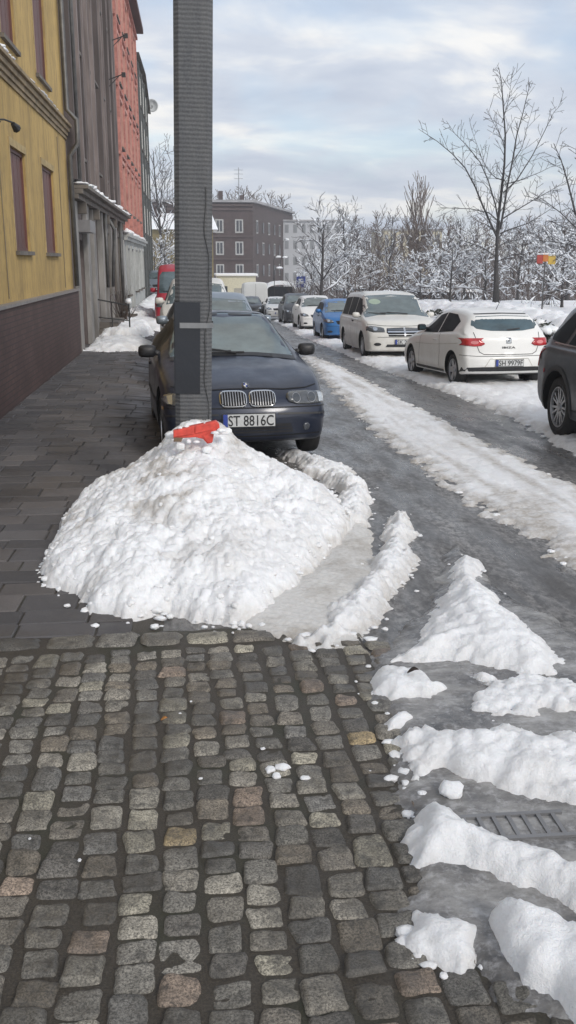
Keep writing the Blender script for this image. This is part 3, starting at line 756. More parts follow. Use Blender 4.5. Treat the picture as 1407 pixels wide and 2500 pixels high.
# dark row house
VERT = simple('dark_planks', (.125, .10, .095), .75, var=.45, scale=5, bmp=.5, bscale=30, mapping=(1, 1, .12))
VERT2 = simple('grey_planks', (.185, .155, .148), .75, var=.45, scale=6, bmp=.5, bscale=30, mapping=(1, 1, .12))
REDBR = brick_mat('sooty_red_brick', (.13, .058, .05), (.095, .048, .045), (.06, .045, .045))
def window(parts, x, w, frame_mat, depth, name='window', bars=True, surround=None, proud=.05, sill=STN):
    a, b, c, d = w; t = .06; xi = x-depth; fr = MB()
    fr.box(xi, xi+.05, a, b, c, c+t); fr.box(xi, xi+.05, a, b, d-t, d); fr.box(xi, xi+.05, a, a+t, c+t, d-t); fr.box(xi, xi+.05, b-t, b, c+t, d-t)
    if bars: fr.box(xi, xi+.045, (a+b)/2-.03, (a+b)/2+.03, c+t, d-t); fr.box(xi, xi+.043, a+t, b-t, c+(d-c)*.68, c+(d-c)*.68+.05)
    fo = fr.build(name, frame_mat); parts.append(fo)
    g = MB(); g.box(xi-.02, xi+.012, a+t*.5, b-t*.5, c+t*.5, d-t*.5); g.build('pane', DARKGL, fo)
    if sill: s = MB(); s.box(xi, x+proud+.06, a-.06, b+.06, c-.07, c-.003); s.build('sill', sill, fo)
    if surround: s = MB(); s.box(x+.002, x+proud, a-.14, a-.003, c, d+.1); s.box(x+.002, x+proud, b+.003, b+.14, c, d+.1); s.box(x+.002, x+proud+.02, a-.14, b+.14, d+.1, d+.22); s.build('surround', surround, fo)
dh = empty('sooty_house', (WX, 28, -.25), label='tall soot-black row house with ribbed facade between the yellow and the pink house', cat='house')
Y0, Y1 = 21.53, 36.2; parts = []
holes = []
for fl in range(4):
    z = 4.1+fl*2.35
    for k in range(6): holes.append((23.6+k*2.12, 24.55+k*2.12, z, z+1.6))
doors = [(22.35, 23.75, -.25, 2.2), (26.2, 27.2, -.1, 2.45), (29.7, 30.6, .75, 2.45), (32.0, 32.9, .75, 2.45), (34.0, 34.9, .75, 2.45)]
parts.append(wall_with_holes('wall', WX, Y0, Y1, -.6, 13.2, holes+doors, .28, VERT, None))
for h in holes: window(parts, WX, h, simple('old_brown_frame', (.07, .05, .045), .6) if h is holes[0] else bpy.data.materials['old_brown_frame'], .26, surround=None)
m = MB(); m2 = MB(); rr = random.Random(2); y = Y0+.1; k = 0
while y < Y1-.2:                                              # ribs that run up the whole front between the windows
    inwin = any(h[0]-.08 < y < h[1]+.02 for h in holes)
    if not inwin: (m if k % 2 else m2).box(WX-.001, WX+rr.uniform(.07, .2), y, y+rr.uniform(.09, .17), 3.42, 12.9)
    y += rr.uniform(.26, .36); k += 1
parts += build_each(m, 'pilaster', VERT2) + build_each(m2, 'pilaster', simple('black_planks', (.08, .066, .064), .75, var=.4, scale=4, bmp=.5, mapping=(1, 1, .15)))
m = MB(); m.box(WX+.003, WX+.05, 21.75, 23.35, 3.5, 7.2); parts.append(m.build('brick_panel', REDBR))
m = MB()
for (b, c, d) in [(.2, 3.02, 3.12), (.3, 3.12, 3.22), (.42, 3.22, 3.30)]: m.box(WX+.002, WX+b, Y0+.05, Y1, c, d)
for yy in (22.5, 25.6, 28.6, 31.4, 34.2): m.box(WX+.003, WX+.26, yy, yy+.16, 2.75, 3.0)
parts.append(m.build('shop_cornice', STN, bevel=.01))
m = MB(); rr = random.Random(9)
for (a, b, r, n) in [(21.8, 24.6, .13, 7), (25.6, 26.9, .14, 3), (28.2, 29.1, .14, 2), (30.4, 31.6, .13, 3), (33, 35.9, .12, 6)]: snowline(m, WX+.06, WX+.42, a, b, 3.32, n, int(a*3), r)
parts += build_each(m, 'snow_cover', SNOW, None, True)
m = MB()
for (a, b, d) in [(21.8, 22.3, .09), (23.8, 24.35, .12), (25.5, 26.1, .10), (27.3, 27.6, .16), (28.9, 29.15, .12), (30.9, 31.3, .1), (33.1, 33.5, .1), (35.3, 35.8, .12)]: m.box(WX+.002, WX+d, a, b, -.5, 3.0)
parts += build_each(m, 'shopfront_pilaster', simple('grey_render', (.235, .225, .215), .8, var=.45, scale=2.5, bmp=.5, bscale=20, mapping=(1, 1, .3)), bevel=.01)
for i, h in enumerate(doors):
    if i < 2:
        m = MB(); m.box(WX-.2, WX-.15, h[0], h[1], h[2], h[3]); d_ = m.build('door', simple('door_paint', (.19, .18, .175), .6, var=.3, mapping=(1, 1, .2)) if i == 0 else simple('door_brown', (.075, .045, .042), .6)); parts.append(d_)
        m = MB()
        for q in range(3): m.box(WX-.15+.002, WX-.13, h[0]+.15, h[1]-.15, h[2]+.2+q*.78, h[2]+.85+q*.78)
        m.build('panel', STN, d_, bevel=.01)
    else: window(parts, WX, h, WHT, .2, surround=STN)
m = MB(); m.box(WX+.01, WX+.32, 22.5, 23.7, 2.36, 2.62); parts.append(m.build('shop_sign_box', simple('sign_box', (.2, .195, .2), .5)))
m = MB()
for (yy, a, b) in [(27.9, 1, 3.0), (33.6, 0, 3.0), (22.0, 3.4, 12.5)]: m.tube([(WX+.2, yy, b), (WX+.2, yy, a)], .05, 7)
m.tube([(WX+.22, 28.9, 2.9), (WX+.36, 29.0, 2.6), (WX+.3, 29.05, 1.9), (WX+.24, 29.1, 1.0)], .05, 7)
parts += build_each(m, 'drainpipe', PIPE, smooth=True)
for (yy, zz) in [(33.0, 7.3), (35.2, 8.9)]:
    m = MB(); m.tube([(WX, yy, zz), (WX+.55, yy, zz+.2)], .018, 5); m.tube([(WX, yy, zz-.25), (WX+.4, yy, zz+.13)], .014, 5); m.box(WX+.5, WX+.62, yy-.1, yy+.1, zz+.12, zz+.24); parts.append(m.build('wall_bracket', bpy.data.materials['black_iron']))
m = MB(); m.box(-9.2, WX+.35, Y0, Y1, 13.2, 13.45); parts.append(m.build('roof', STN))
reparent(parts, dh)

# pink house
PINK = stucco('salmon_render', (.58, .32, .265), (.38, .17, .14), .5)
PALE = stucco('pale_grey_render', (.44, .45, .44), (.22, .22, .21), .5)
ph = empty('pink_house', (WX, 43, -.25), label='tall salmon pink house with a pale grey ground floor', cat='house'); parts = []
Y0, Y1 = 36.23, 50.5; holes = []
for fl in range(4):
    z = 3.6+fl*2.2
    for k in range(5): holes.append((37.3+k*2.65, 38.4+k*2.65, z, z+1.5))
parts.append(wall_with_holes('wall', WX, Y0, Y1, 2.72, 12.4, holes, .25, PINK, None))
for h in holes: window(parts, WX, h, WHT, .22, surround=PINK, proud=.12)
gh = [(37.2, 38.1, .5, 2.1), (39.6, 40.5, -.2, 2.1), (42.3, 43.3, .5, 2.1), (45, 46, .5, 2.1), (47.8, 48.7, .5, 2.1)]
parts.append(wall_with_holes('ground_floor', WX+.12, Y0, Y1, -.8, 2.6, gh, .2, PALE, None))
for h in gh: window(parts, WX+.12, h, WHT, .18, surround=PALE, proud=.08)
m = MB(); m.box(WX, WX+.34, Y0, Y1, 2.601, 2.72); m.box(WX, WX+.26, Y0, Y1, 2.48, 2.6); parts.append(m.build('ledge', PALE, bevel=.01))
m = MB(); snowline(m, WX+.02, WX+.34, 36.4, 39.6, 2.74, 5, 31, .2); snowline(m, WX+.02, WX+.32, 41.5, 50, 2.74, 14, 32, .13); parts.append(m.build('snow_cover', SNOW, smooth=True))
m = MB()
for (z, b) in [(5.45, .14), (7.75, .14), (10.0, .14), (12.1, .22)]: m.box(WX+.004, WX+b, Y0, Y1, z, z+.1)
for k in range(6): m.box(WX+.005, WX+.16, 36.6+k*2.65-.15, 36.6+k*2.65+.15, 2.73, 12.1)
parts += build_each(m, 'string_course', simple('dark_pink_trim', (.42, .19, .16), .8, var=.3))
m = MB(); m.box(-9.2, WX+.5, Y0, Y1+.1, 12.4, 12.62); parts.append(m.build('roof', simple('dark_eaves', (.09, .05, .048), .7)))
reparent(parts, ph)
# farther house
fh = empty('green_grey_house', (WX, 57, -.25), label='dark green-grey gable end house beyond the pink one, carrying a satellite dish', cat='house'); parts = []
m = MB(); m.box(-9, WX+.06, 50.7, 63.5, -1, 11.6); parts.append(m.build('wall', simple('greenish_render', (.125, .125, .125), .85, var=.3, scale=1, bmp=.3)))
m = MB(); m.add([(-9, 50.7, 11.6), (WX+.25, 50.7, 11.62), (WX+.25, 58, 11.9), (WX+.25, 63.6, 10.6), (-9, 63.6, 11.6), (-6, 57, 13)], [(0, 1, 2, 5), (5, 2, 3, 4), (0, 5, 4)]); parts.append(m.build('roof', STN))
m = MB()
for k in range(4): m.box(WX+.062, WX+.16, 52+k*3, 52.2+k*3, -.6, 11.4)
parts += build_each(m, 'pilaster', simple('green_trim', (.075, .082, .082), .7))
for fl in range(4):
    for k in range(3): window(parts, WX+.07, (52.7+k*3, 53.8+k*3, 3.2+fl*2.1, 4.6+fl*2.1), WHT, -.004, surround=None, bars=True)
reparent(parts, fh)
dd = empty('satellite_dish', (WX+.25, 63.2, 10.9), label='round pale satellite dish high on the corner of the far house', cat='satellite dish')
m = MB(); prof = [(.0, .001), (.02, .15), (.07, .3), (.13, .38)]; m.lathe(prof, 20, 'y'); d_ = m.build('dish', simple('dish_paint', (.5, .52, .53), .5), dd, smooth=True); d_.rotation_euler = (R(-8), 0, R(172)); d_.location = (.12, 0, .15)
d_.modifiers.new('s', 'SOLIDIFY').thickness = .02
m = MB(); m.tube([(-.25, 0, 0), (.1, 0, 0), (.12, 0, .15)], .03, 6); m.build('bracket', bpy.data.materials['black_iron'], dd)

# steps, rails and snow at the shop doors
st = empty('door_steps', (WX, 27, -.25), label='stone door steps half buried in snow in front of the sooty house', cat='steps'); parts = []
m = MB(); m.box(WX, WX+.95, 25.6, 28.2, -.4, -.02); m.box(WX, WX+.6, 25.8, 28.0, -.02, .16); parts += build_each(m, 'step', STN, bevel=.02)
m = MB(); m.box(WX, WX+.8, 31.0, 33, -.4, .1); parts += build_each(m, 'step', STN, bevel=.02)
reparent(parts, st)
rl = empty('handrail', (WX+.9, 25.7, -.3), label='thin iron handrail with a snow ball on its end post by the door steps', cat='handrail')
m = MB(); m.tube([(0, 0, 0), (0, 0, .95)], .022, 6); m.tube([(0, 0, .9), (-.8, 0, 1.05)], .018, 6); m.tube([(0, 0, .5), (-.85, 0, .6)], .014, 6); m.tube([(-.45, 0, .1), (-.45, 0, 1)], .014, 6); m.build('rail', bpy.data.materials['black_iron'], rl)
m = MB(); v, f = lump((0, 0, 1.0), .09, 44, .9); m.add(v, f); m.build('snow_cap', SNOW, rl, smooth=True)
bs = MB(); rr = random.Random(15)
for i in range(46):
    a = rr.uniform(0, 6.28); h = rr.uniform(.5, 1.25); r0 = rr.uniform(0, .12); r1 = rr.uniform(.1, .42)
    bs.tube([(r0*math.cos(a), r0*math.sin(a), 0), (r1*.6*math.cos(a), r1*.6*math.sin(a), h*.6), (r1*math.cos(a), r1*math.sin(a), h)], [.012, .008, .003], 4)
o = bs.build('dry_shrub', simple('dry_twigs', (.07, .05, .04), .85)); o.location = (WX+.5, 29.3, -.2); tag(o, 'leafless dry shrub against the sooty shopfront', 'shrub')
def sheap(poly, h, e, lab, seed, **kw):
    o = snowfield('snow_heap', poly, h, e, .045, SNOW_D, ln=.5, ls=4, jag=.15, seed=seed, lumps=40, lr=(.03, .09), edgedirt=.3, **kw); tag(o, lab, 'snow heap')
sheap([(-2.5, 22.0), (-1.9, 21.6), (-1.2, 22.1), (-.75, 23.2), (-1.1, 24.6), (-1.9, 25.0), (-2.5, 24.6)], .15, .7, 'low heap of snow on the pavement in front of the sooty house', 81)
sheap([(-2.5, 25.3), (-1.5, 25.2), (-1.2, 27.5), (-1.4, 30), (-2.5, 30.2)], .24, .35, 'snow cleared over the door steps of the sooty house', 82)
sheap([(-2.5, 31.0), (-1.5, 30.6), (-1.0, 32.5), (-1.2, 34.6), (-2.4, 35)], .34, .6, 'rounded heap of snow behind the handrail', 83)
o = snowfield('pavement_snow', [(-2.5, 30), (-.7, 29), (-.5, 36), (-.6, 62), (-2.5, 62)], .22, .6, .08, SNOW, ln=.5, ls=2, jag=.2, seed=84, edgedirt=.4); o['kind'] = 'stuff'
tag(o, 'snow covering the far pavement along the houses')

# ================================================================== VEHICLES
def paint(name, col, metal=.3, rough=.34, dirt=.25, dcol=(.2, .19, .18)):
    m, nt, b = newmat(name); n = noise_n(nt, 3.5, 6, .65); f = noise_n(nt, 90, 3, .6)
    tc = nt.nodes.new('ShaderNodeTexCoord'); sp = nt.nodes.new('ShaderNodeSeparateXYZ'); nt.links.new(tc.outputs['Object'], sp.inputs[0])
    mr = nt.nodes.new('ShaderNodeMapRange'); mr.inputs[1].default_value = .2; mr.inputs[2].default_value = .8; mr.inputs[3].default_value = 1; mr.inputs[4].default_value = .25; nt.links.new(sp.outputs['Z'], mr.inputs[0])
    mu = nt.nodes.new('ShaderNodeMath'); mu.operation = 'MULTIPLY'; nt.links.new(ramp(nt, n, [(.35, 0.), (.75, dirt)]), mu.inputs[0]); nt.links.new(mr.outputs[0], mu.inputs[1])
    c = mix(nt, mu.outputs[0], col, dcol); nt.links.new(c, b.inputs['Base Color'])
    b.inputs['Metallic'].default_value = metal; b.inputs['Coat Weight'].default_value = .5; b.inputs['Coat Roughness'].default_value = .16
    nt.links.new(ramp(nt, n, [(.3, rough), (.8, min(1, rough+.3))]), b.inputs['Roughness'])
    return m
def glass_mat(name, col, rough=.06, spec=.9):
    m, nt, b = newmat(name); b.inputs['Roughness'].default_value = rough; b.inputs['IOR'].default_value = 1.5 if spec > .5 else 1.2
    b.inputs['Specular IOR Level'].default_value = spec
    n = noise_n(nt, 2.2, 4, .6, mapping=(1, 1, 2)); c = ramp(nt, n, [(.3, tuple(x*.6 for x in col)), (.7, tuple(x*1.35 for x in col))]); nt.links.new(c, b.inputs['Base Color'])
    nt.links.new(ramp(nt, noise_n(nt, 9, 5), [(.5, rough), (.75, .25)]), b.inputs['Roughness']); return m
GL_F = glass_mat('windscreen_glass', (.095, .13, .14)); GL_S = glass_mat('side_glass', (.022, .026, .03), .35, .08); GL_R = glass_mat('rear_glass', (.055, .09, .105))
BLK = simple('black_trim', (.018, .018, .02), .5, var=.3, scale=20); SEAM = simple('panel_gap', (.006, .006, .007), .8)
TYRE = simple('tyre_rubber', (.02, .02, .021), .8, var=.4, scale=12, bmp=.5, bscale=60); ALLOY = simple('alloy', (.42, .42, .43), .3, .8, var=.15)
DARKIN = simple('wheel_well', (.008, .008, .008), .95); CHROME = simple('chrome', (.72, .73, .74), .12, 1, var=.05); LENS = simple('headlight_lens', (.085, .09, .095), .08, .2, var=.35, scale=18, coat=.8)
REFL = simple('lamp_reflector', (.62, .64, .65), .15, .8, var=.2, scale=30); AMBER = simple('amber_lens', (.5, .3, .12), .2, coat=.5); REDL = simple('tail_lens', (.42, .018, .022), .14, var=.35, scale=14, coat=.7)
PLATE = simple('plate_white', (.52, .53, .53), .4, var=.12, scale=30); PBLUE = simple('plate_blue', (.02, .045, .25), .4); INK = simple('ink', (.015, .015, .017), .5)

def interp(tab, s):
    if s <= tab[0][0]: return tab[0][1]
    for (a, u), (b, v) in zip(tab, tab[1:]):
        if s <= b: return u+(v-u)*(s-a)/(b-a)
    return tab[-1][1]
def smoothtab(tab, s, w=.09):
    return sum(interp(tab, s+d*w)*k for d, k in ((-1, .2), (-.5, .2), (0, .2), (.5, .2), (1, .2)))
def catmull(P, sub=3):
    out = []; n = len(P)
    for i in range(n-1):
        p0, p1, p2, p3 = P[max(i-1, 0)], P[i], P[i+1], P[min(i+2, n-1)]
        for k in range(sub):
            t = k/sub; out.append(tuple(.5*((2*b)+(-a+c)*t+(2*a-5*b+4*c-d)*t*t+(-a+3*b-3*c+d)*t**3) for a, b, c, d in zip(p0, p1, p2, p3)))
    out.append(P[-1]); return out
def car_body(sp):
    L, W, H = sp['L'], sp['W'], sp['H']; st = []
    s = 0
    st = [0, .012, .035, .07, .12, .18, .25] + [.25+.08*i for i in range(1, int((L-.5)/.08))]
    st = [q for q in st if q < L-.27]+[L-.25, L-.18, L-.12, L-.07, L-.035, L-.012, L]
    rings = []
    for s in st:
        e = min(s, L-s); fr = s < L/2
        rnd = sp.get('rf', .12) if fr else sp.get('rr', .12)
        k = 1 if e >= rnd else math.sqrt(max(0, 1-(1-e/rnd)**2)); sh = (1-k)
        w = W/2*interp(sp['plan'], s)
        zb = interp(sp['zb'], s)+sh*.05; belt = smoothtab(sp['belt'], s)-sh*.06; top = smoothtab(sp['top'], s, .06)-sh*.07
        w -= sh*.06
        if top < belt+.01: top = belt+.01
        g = sst(.09, .40, top-belt); wr = sp['wr']
        zm = zb+(belt-zb)*.52
        ch = .03+.06*g
        pts = [(0, zb), (.6*w, zb), (w-.08, zb+.005), (w-.025, zb+.06), (w-.008, zb+.2), (w, zm), (w-.01, belt-.13), (w-.028, belt-.045), (w-.06, belt)]
        xg = (w-.06)*(1-g)*.86+wr*g; 
        pts += [((w-.07)*(1-.45*g)+(xg)*.45*g, belt+(top-belt)*(.30 if g < .5 else .42)) if g > .02 else ((w-.09), belt+(top-belt)*.35),
                (xg if g > .02 else w*.82, top-(top-belt)*(.38*(1-g)+.14*g)), (xg*.88-.04*g, top-(top-belt)*(.16*(1-g)+.04*g)), (xg*.5, top-.012), (0, top)]
        pl = catmull(pts, 3)
        ring = []
        for (x, z) in pl: ring.append((max(0, x), z))
        rings.append((s, ring))
    V = []; Fc = []; n = len(rings[0][1]); full = 2*n-2
    bow_f, bow_r = sp.get('bowf', .12), sp.get('bowr', .08)
    def yoff(s, x, z):
        o = 0; u = (abs(x)/(W/2))
        o -= bow_f*u**2.4*math.exp(-(s/.45)**2)
        o += bow_r*u**2.4*math.exp(-((L-s)/.45)**2)
        o -= interp(sp.get('nose', [(0, 0), (2, 0)]), z)*math.exp(-(s/.35)**2)
        o += interp(sp.get('tail', [(0, 0), (2, 0)]), z)*math.exp(-((L-s)/.35)**2)
        return o
    def bump_z(s, x, z):
        d = 0
        for (s0, x0, s1, x1, a, wd) in sp.get('crease', []):
            if s0 <= s <= s1 and z > interp(sp['belt'], s)-.02:
                xc = x0+(x1-x0)*(s-s0)/(s1-s0); d += a*math.exp(-((abs(x)-xc)/wd)**2)*min(1, (s-s0)/.15, (s1-s)/.15)
        return d
    for (s, r) in rings:
        loop = r+[(-x, z) for x, z in r[-2:0:-1]]
        for (x, z) in loop: V.append((x, L/2-s+yoff(s, x, z), z+bump_z(s, x, z)))
    for i in range(len(rings)-1):
        for j in range(full): a = i*full+j; b = i*full+(j+1) % full; Fc.append((a, b, b+full, a+full))
    for (ri, last) in ((0, False), (len(rings)-1, True)):
        s, r = rings[ri]; zc = (r[0][1]+r[-1][1])/2; prev = [ri*full+j for j in range(full)]
        for sc in (.8, .6, .4, .2):
            cur = []
            for j in range(full):
                x, z = (r+[(-x, z) for x, z in r[-2:0:-1]])[j]; x *= sc; z = zc+(z-zc)*sc
                V.append((x, L/2-s+yoff(s, x, z), z)); cur.append(len(V)-1)
            for j in range(full):
                q = (prev[j], prev[(j+1) % full], cur[(j+1) % full], cur[j]); Fc.append(q)
            prev = cur
        V.append((0, L/2-s+yoff(s, 0, zc), zc)); c = len(V)-1
        for j in range(full): Fc.append((prev[j], prev[(j+1) % full], c))
    return V, Fc
def arch_cut(V, Fc, sp, mat):
    me = bpy.data.meshes.new('body'); me.from_pydata(V, [], Fc); bm = bmesh.new(); bm.from_mesh(me); bmesh.ops.recalc_face_normals(bm, faces=bm.faces); bm.to_mesh(me); bm.free()
    me.materials.append(mat); me.materials.append(DARKIN)
    ob = link('body', me); cut = MB(); W = sp['W']; ra = sp['ra']
    for y in sp['axles']:
        for sx in (-1, 1):
            a, b = (W/2-.34, W/2+.2) if sx > 0 else (-W/2-.2, -W/2+.34)
            cut.lathe([(a, .001), (a, ra), (b, ra), (b, .001)], 36, 'x', (0, y, sp['rw']+.01), 1)
            cut.box(a+.001, b-.001, y-ra*.985, y+ra*.985, -.3, sp['rw'], 1) if False else None
    co = cut.build('cutter', [DARKIN, DARKIN])
    for p in co.data.polygons: p.material_index = 1
    bmx = bmesh.new(); bmx.from_mesh(co.data); bmesh.ops.remove_doubles(bmx, verts=bmx.verts, dist=.002); bmesh.ops.recalc_face_normals(bmx, faces=bmx.faces); bmx.to_mesh(co.data); bmx.free()
    md = ob.modifiers.new('b', 'BOOLEAN'); md.operation = 'DIFFERENCE'; md.object = co; md.solver = 'EXACT'
    dg = bpy.context.evaluated_depsgraph_get(); nm = bpy.data.meshes.new_from_object(ob.evaluated_get(dg)); ob.modifiers.clear(); ob.data = nm; nm.name = 'body'
    bpy.data.objects.remove(co)
    if len(nm.materials) < 2: nm.materials.append(DARKIN)
    nm.polygons.foreach_set('use_smooth', [True]*len(nm.polygons))
    a = nm.polygons
    # keep the lip of the arch crisp
    bm = bmesh.new(); bm.from_mesh(nm)
    for e in bm.edges:
        if len(e.link_faces) == 2 and e.calc_face_angle(0) > .7: e.smooth = False
    bm.to_mesh(nm); bm.free(); return ob
class Car:
    def __init__(s, name, sp, mat, label, cat, group=None):
        s.root = empty(name, label=label, cat=cat, group=group); s.sp = sp; V, Fc = car_body(sp)
        s.bvh = BVHTree.FromPolygons([Vector(v) for v in V], Fc); s.body = arch_cut(V, Fc, sp, mat); s.body.parent = s.root; s.mat = mat; s.L = sp['L']
    def hit(s, view, a, b):
        """view: 'f' front, 'r' rear, 'l'/'g' sides (car's left x<0 / right x>0), 't' top ; a,b plan coordinates"""
        if view == 'f': o, d = Vector((a, 9, b)), Vector((0, -1, 0))
        elif view == 'r': o, d = Vector((a, -9, b)), Vector((0, 1, 0))
        elif view == 'g': o, d = Vector((9, a, b)), Vector((-1, 0, 0))
        elif view == 'l': o, d = Vector((-9, a, b)), Vector((1, 0, 0))
        else: o, d = Vector((a, b, 9)), Vector((0, 0, -1))
        h = s.bvh.ray_cast(o, d)
        if h[0] is None: h = s.bvh.find_nearest(Vector((a, 0, b)) if view in 'fr' else o)
        n = h[1]
        if n.dot(d) > 0: n = -n
        return h[0], n
    def patch(s, name, view, poly, mat, off=.004, parent=None, step=.05, smooth=True, rim=.0):
        pts = []; n = len(poly)
        for i in range(n):
            a, b = Vector(poly[i]), Vector(poly[(i+1) % n]); k = max(1, int((b-a).length/step))
            for j in range(k): pts.append(a.lerp(b, j/k))
        nb = len(pts); xs = [p.x for p in pts]; ys = [p.y for p in pts]
        P_ = np.array(poly)
        gx = np.arange(min(xs)+step/2, max(xs), step); gy = np.arange(min(ys)+step/2, max(ys), step)
        if len(gx) and len(gy):
            Xg, Yg = np.meshgrid(gx, gy); d = sdist(Xg, Yg, [tuple(p) for p in poly])
            for x, y in zip(Xg[d > step*.35], Yg[d > step*.35]): pts.append(Vector((x, y)))
        r = delaunay_2d_cdt(pts, [(i, (i+1) % nb) for i in range(nb)], [list(range(nb))], 1, 1e-6)
        V = []; 
        for p in r[0]:
            h, nn = s.hit(view, p.x, p.y); V.append(h+nn*off)
        me = bpy.data.meshes.new(name); me.from_pydata([tuple(v) for v in V], [], [tuple(f) for f in r[2]])
        me.materials.append(mat); bm = bmesh.new(); bm.from_mesh(me)
        vd = {'f': Vector((0, 1, 0)), 'r': Vector((0, -1, 0)), 'g': Vector((1, 0, 0)), 'l': Vector((-1, 0, 0)), 't': Vector((0, 0, 1))}[view]
        for f in bm.faces:
            f.normal_update()
            if f.normal.dot(vd) < 0: f.normal_flip()
        if rim > 0:
            be = [e for e in bm.edges if e.is_boundary]; ex = bmesh.ops.extrude_edge_only(bm, edges=be)
            for v in [g for g in ex['geom'] if isinstance(g, bmesh.types.BMVert)]: v.co -= vd*rim
        bm.to_mesh(me); bm.free()
        me.polygons.foreach_set('use_smooth', [smooth]*len(me.polygons))
        return link(name, me, parent or s.root)
    def line(s, name, view, pts, w, mat=SEAM, off=.0035, parent=None):
        """thin strip along a polyline drawn on the body"""
        pp = []
        for a, b in zip(pts, pts[1:]):
            a, b = Vector(a), Vector(b); k = max(1, int((b-a).length/.025))
            for j in range(k): pp.append(a.lerp(b, j/k))
        pp.append(Vector(pts[-1])); V = []; Fc = []
        for i, p in enumerate(pp):
            t = (pp[min(i+1, len(pp)-1)]-pp[max(i-1, 0)]).normalized(); q = Vector((-t.y, t.x))*w/2
            for sg in (1, -1): h, nn = s.hit(view, p.x+q.x*sg, p.y+q.y*sg); V.append(tuple(h+nn*off))
        for i in range(len(pp)-1): Fc.append((2*i, 2*i+1, 2*i+3, 2*i+2))
        me = bpy.data.meshes.new(name); me.from_pydata(V, [], Fc); me.materials.append(mat)
        return link(name, me, parent or s.root)
    def wheels(s, rim='multi', col=ALLOY, width=.21):
        r = s.sp['rw']; W = s.sp['W']
        for y in s.sp['axles']:
            for sx in (1, -1):
                x = sx*(W/2-.035); m = MB()
                prof = [(-width, r*.66), (-width+.01, r*.93), (-width*.8, r*.99), (-width*.5, r), (-width*.2, r*.99), (-.012, r*.94), (0, r*.82), (-.004, r*.7), (-.03, r*.66)]
                if sx < 0: prof = [(-a, b) for a, b in prof]
                m.lathe(prof, 40, 'x'); w = m.build('wheel', TYRE, s.root, smooth=True); w.location = (x, y, r)
                m = MB(); q = r*.67; R2 = [(-.035, q), (-.012, q), (-.012, q*.93), (-.05, q*.9), (-.13, q*.86), (-.14, .02)]
                if sx < 0: R2 = [(-a, b) for a, b in R2]
                m.lathe(R2, 36, 'x', mi=1 if rim != 'steel' else 0)
                m.lathe([(R2[0][0], q), (sx*-.008, q*.985), (sx*-.008, q*.93), (sx*-.045, q*.9)], 36, 'x')
                ns = {'multi': 10, 'five': 5, 'twin': 14, 'steel': 7}[rim]
                for k in range(ns):
                    an = 2*math.pi*(k+(.18*(k % 2) if rim in ('multi', 'twin') else 0))/ns; hw_ = {'multi': .017, 'five': .038, 'twin': .011, 'steel': .05}[rim]*r/.31
                    c, s_ = math.cos(an), math.sin(an); V = []
                    for (rad, ww, xx) in ((.04, hw_*1.25, -.028), (q*.94, hw_*.8 if rim != 'five' else hw_*1.3, -.02)):
                        for (du, dx) in ((-ww, 0), (ww, 0), (ww, -.03), (-ww, -.03)):
                            V.append((sx*(xx+dx), rad*c-du*s_, rad*s_+du*c))
                    m.add(V, [(0, 1, 5, 4), (1, 2, 6, 5), (3, 0, 4, 7), (2, 3, 7, 6), (4, 5, 6, 7)])
                m.lathe([(sx*-.06, .055), (sx*-.015, .05), (sx*-.01, .001)], 16, 'x')
                m.build('rim', [col, BLK], w)
    def plate(s, view, x, z, txt, w=.52, h=.114, tilt=0, strip=True, off=.02):
        y = max(s.hit(view, x+dx, z+dz)[0].y*(1 if view == 'f' else -1) for dx in (-w/2, 0, w/2) for dz in (-.05, .05))*(1 if view == 'f' else -1)
        sg = 1 if view == 'f' else -1
        m = MB(); m.box(-w/2-.008, w/2+.008, -.012, -.001, -h/2-.008, h/2+.008, 1); m.box(-w/2, w/2, -.0009, .003, -h/2, h/2)
        p = m.build('number_plate', [PLATE, INK], s.root); p.location = (x, y+sg*off, z)
        p.rotation_euler = (0, 0, 0 if view == 'f' else math.pi)
        if strip:
            m = MB(); m.box(w/2-.045, w/2, .0035, .0045, -h/2, h/2); m.build('plate_strip', PBLUE, p)
        if txt:
            t = text_mesh('plate_lettering', txt, h*.86, INK, p, sx=.74, ex=.001, center=True)
            t.rotation_euler = (math.pi/2, 0, math.pi); t.location = (-.018, .0055, -.002)
            sl = .455*w/.52; wd = t.dimensions.x
            bpy.context.view_layer.update(); wd = max(v.co.x for v in t.data.vertices)-min(v.co.x for v in t.data.vertices)
            t.scale = (sl/wd, 1, 1)
        return p
